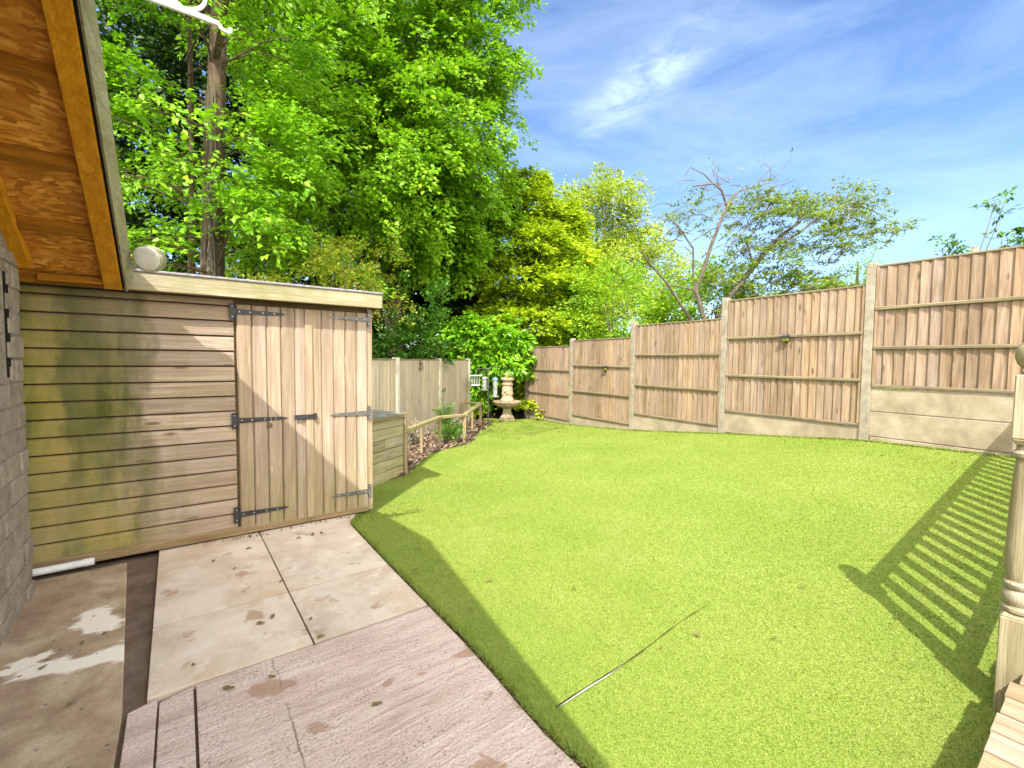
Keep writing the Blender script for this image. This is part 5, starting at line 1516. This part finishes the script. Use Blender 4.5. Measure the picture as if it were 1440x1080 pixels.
def laurel():
    rg = np.random.default_rng(101); b = np.array([-.62, 12.75, -.2]); T = thing('laurel_shrub', 'glossy bright green laurel arching over the fountain and the fence end', 'shrub', b); F = Foliage(102)
    p, d = crown_points(rg, 430, (-.55, 12.5, 1.65), (1.1, .55, .98), 3.3, -.2, 2.5, 2.6, .2)
    p2, d2 = crown_points(rg, 150, (-1.0, 12.3, 2.2), (.85, .4, .42), 5.3, -.2, 2.5, 2.6, .2)
    p3, d3 = crown_points(rg, 45, (-1.0, 12.4, .75), (.35, .3, .55), 6.3, -.2, 2.5, 2.6, .2)
    p4, d4 = crown_points(rg, 8, (.22, 12.4, .62), (.16, .12, .22), 7.3, -.2, 2.5, 2.6, .2)
    keep = ~((p[:, 2] < 1.05) & (p[:, 0] > -.75))
    P_ = np.concatenate([p[keep], p2, p3, p4]); D = np.concatenate([d[keep], d2, d3, d4])
    F.sprays(P_, D * [1, 1, .4] + [0, -.35, -.45] + rg.normal(0, .35, P_.shape), .27, 20, .15, .5, .12, .75, .3, .42)
    m = MB(b)
    for i in range(8):
        q = P_[rg.integers(len(P_))]; m.tube(limb_path(b + rg.normal(0, .08, 3) * [1, 1, 0], q, .1, 7, rg), [.035 - .004 * j for j in range(7)], 6)
    m.build('stem', M['bark'], T, smooth=True); F.build('foliage', M['laurel'], T, b)


laurel()


def herb(label, x, y, h_, r, n, mat, seed, leaf, name='herb_plant'):
    rg = np.random.default_rng(seed); z = float(gz(x, y)) + .06; b = np.array([x, y, z]); T = thing(name, label, 'plant', b); F = Foliage(seed); m = MB(b)
    for i in range(n):
        a = rg.uniform(0, 6.28); q = rg.random(); en = b + np.array([math.cos(a) * r * q, math.sin(a) * r * q, h_ * rg.uniform(.55, 1.0)]); pth = limb_path(b + rg.normal(0, r * .25, 3) * [1, 1, 0], en, .02, 5, rg)
        m.tube(pth, [.006, .005, .004, .003, .002], 5)
        P_ = np.concatenate([np.array(pth[1:])] * 5) + rg.normal(0, .018, (20, 3)); F.scatter(P_, leaf, .38, np.array([math.cos(a), math.sin(a), .5]), .4, .7)
    m.build('stem', M['twig'], T); F.build('foliage', mat, T, b)


herb('tall fresh green leafy plant standing behind the low rail', -1.22, 8.3, .62, .20, 26, M['herb'], 111, .075)
herb('low spreading green plant at the foot of the tall leafy plant', -1.10, 7.95, .28, .30, 30, M['herb'], 112, .07)
herb('dry grey twiggy plant between the first two slim rail posts', -1.65, 7.45, .38, .28, 36, M['greyherb'], 113, .05)
herb('dry grey twiggy plant nearest the plank box', -1.72, 6.7, .26, .25, 26, M['greyherb'], 114, .045)
herb('silvery low plant beside the corner of the low rail', -1.02, 8.9, .32, .22, 26, M['greyherb'], 115, .05)

# climbing sprays beyond the right-hand fence
def spray_plant(label, base, tips, leaf, mat, seed, name='climbing_shrub', bare=.0):
    rg = np.random.default_rng(seed); b = np.array(base); T = thing(name, label, 'shrub', b); F = Foliage(seed); m = MB(b)
    for tp in tips:
        pth = limb_path(b, tp, .05, 9, rg, .03); m.tube(pth, [.012 - .001 * j for j in range(9)], 5); P_ = np.array(pth)
        i0 = int(9 * bare); seg_ = P_[i0:]
        C = np.concatenate([seg_] * 3) + rg.normal(0, .03, (len(seg_) * 3, 3)); F.sprays(C, rg.normal(0, .6, C.shape) + [0.3, 0, .1], .16, 7, leaf, .6, .12, .7, .2, .5)
    m.build('stem', M['twig'], T); F.build('foliage', mat, T, b)


Yc = 6.6
spray_plant('single long arching shoot with leaves at its tip above the nearest fence panel', pt(1346, 470, Yc), [pt(1400, 282, Yc), pt(1415, 278, Yc)], .075, M['ivy'], 121, bare=.78)
spray_plant('small tuft of leafy shoots at the foot of the long arching shoot', pt(1340, 460, Yc + .1), [pt(1332, 338, Yc + .1), pt(1346, 335, Yc), pt(1325, 350, Yc), pt(1338, 348, Yc + .2)], .07, M['ivy'], 122, bare=.6)
spray_plant('feathery blue-green shoots over the fence top at the right edge', pt(1425, 460, Yc + .4), [pt(1416, 326, Yc + .4), pt(1432, 330, Yc + .4), pt(1408, 336, Yc + .4), pt(1440, 336, Yc + .4)], .10, M['ivy'], 123, bare=.78)


def far_house():
    c = pt(1371, 352, 30.0); T = thing('house', 'distant house of which only a pinkish chimney shows over the fence top', 'house', (c[0], c[1], -.2)); w = MB(); 
    zt = c[2] - .2 + .2
    w.box(-4, 4, -3, 3, 0, zt - 3.2); w.build('wall', M['chim'], T)
    r = MB(); r.prism([(-3.4, zt - 3.2), (3.4, zt - 3.2), (0, zt - .9)], 'x', -4.2, 4.2); rf = r.build('roof', M['tile'], T)
    r = MB(); r.box(-.35, .35, -.4, .4, zt - 1.6, zt - .0); r.build('chimney', M['chim'], rf); r = MB(); r.lathe([(.16, zt + .001), (.19, zt + .03), (.15, zt + .3), (.18, zt + .4)], 14); r.build('chimney_pot', M['chim'], rf)


far_house()


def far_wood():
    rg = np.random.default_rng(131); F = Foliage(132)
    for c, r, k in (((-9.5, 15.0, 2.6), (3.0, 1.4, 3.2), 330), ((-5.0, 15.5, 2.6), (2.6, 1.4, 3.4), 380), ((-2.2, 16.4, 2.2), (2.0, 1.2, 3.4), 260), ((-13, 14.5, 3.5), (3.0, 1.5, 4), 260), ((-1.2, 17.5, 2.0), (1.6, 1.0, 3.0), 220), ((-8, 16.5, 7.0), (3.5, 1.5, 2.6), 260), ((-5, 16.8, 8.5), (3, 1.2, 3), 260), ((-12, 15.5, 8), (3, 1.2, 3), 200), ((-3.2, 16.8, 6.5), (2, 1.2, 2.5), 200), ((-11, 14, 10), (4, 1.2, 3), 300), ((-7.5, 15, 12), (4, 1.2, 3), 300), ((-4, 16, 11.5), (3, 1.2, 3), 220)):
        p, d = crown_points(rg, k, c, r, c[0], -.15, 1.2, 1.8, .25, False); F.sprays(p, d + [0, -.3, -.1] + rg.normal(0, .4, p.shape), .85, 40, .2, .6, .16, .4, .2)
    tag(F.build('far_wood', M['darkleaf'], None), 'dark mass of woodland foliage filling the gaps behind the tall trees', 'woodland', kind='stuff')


far_wood()

# ------------------------------------------------------------------ fallen leaves
def fallen():
    rg = np.random.default_rng(141); protos = []
    def mesh(seed, s):
        r = np.random.default_rng(seed); n = 9; ring = [(0, 0, .004)]
        top = []
        for i in range(n):
            a = 2 * math.pi * i / n; q = s * (.55 + .45 * abs(math.cos(a))) * r.uniform(.75, 1.1); ring.append((q * math.cos(a), q * .62 * math.sin(a), .004 + r.uniform(0, .35) * s * abs(math.sin(a)) + .1 * s * r.random()))
        me = bpy.data.meshes.new('fallen_leaf'); me.from_pydata(ring, [], [(0, i + 1, (i + 1) % n + 1) for i in range(n)]); me.update(); me.materials.append(M['deadleaf']); return me
    ms = [mesh(i, .028) for i in range(6)]
    spots = [(322, 970, 1.1), (382, 953, .7), (530, 992, .9), (452, 896, .8), (384, 868, .9), (366, 878, .9), (437, 871, .6), (272, 936, .5), (300, 790, .8), (350, 772, .8), (330, 800, .6), (420, 757, .8), (440, 752, .9), (452, 750, .7), (395, 818, .6),
             (150, 890, .7), (60, 940, .7), (100, 990, .6), (115, 905, .6)]
    for x, y, s in spots:
        r = _fw + _rt * (x - 720) / FPX + _u2 * (540 - y) / FPX; k = -CAM_H / r[2]; o = bpy.data.objects.new('fallen_leaf', ms[int(rg.integers(6))]); COL.objects.link(o)
        o.location = (r[0] * k, r[1] * k, .002); o.rotation_euler = (0, 0, rg.uniform(0, 6.28)); o.scale = (s,) * 3
        tag(o, 'small dry curled leaf lying on the paving by the shed', 'leaf', 'dry leaves on the paving')
    for i in range(26):
        a = rg.uniform(0.2, 1.3); c_ = uv(a, 4.105 - abs(rg.normal(0, .03)), .003); o = bpy.data.objects.new('fallen_leaf', ms[int(rg.integers(6))]); COL.objects.link(o)
        o.location = c_; o.rotation_euler = (rg.normal(0, .3), rg.normal(0, .3), rg.uniform(0, 6.28)); o.scale = (rg.uniform(.35, .8),) * 3
        tag(o, 'small dry leaf caught along the foot of the shed doors', 'leaf', 'dry leaves under the shed doors')
    for i in range(70):
        if i < 40: yy = rg.uniform(2.8, 4.6); xx = float(lx(yy)) + abs(rg.normal(0, .25)) + .03
        else: yy = 1.8 * (11 / 1.8) ** rg.random(); xx = rg.uniform(float(lx(yy)) + .1, min(float(rx_(yy)) - .2, yy * 1.05))
        o = bpy.data.objects.new('fallen_leaf', ms[int(rg.integers(6))]); COL.objects.link(o); s = rg.uniform(.35, .8)
        o.location = (xx, yy, float(gz(xx, yy)) + .018); o.rotation_euler = (rg.normal(0, .2), rg.normal(0, .2), rg.uniform(0, 6.28)); o.scale = (s,) * 3
        tag(o, 'tiny dry leaf lying on the artificial turf', 'leaf', 'dry leaves on the lawn')


fallen()
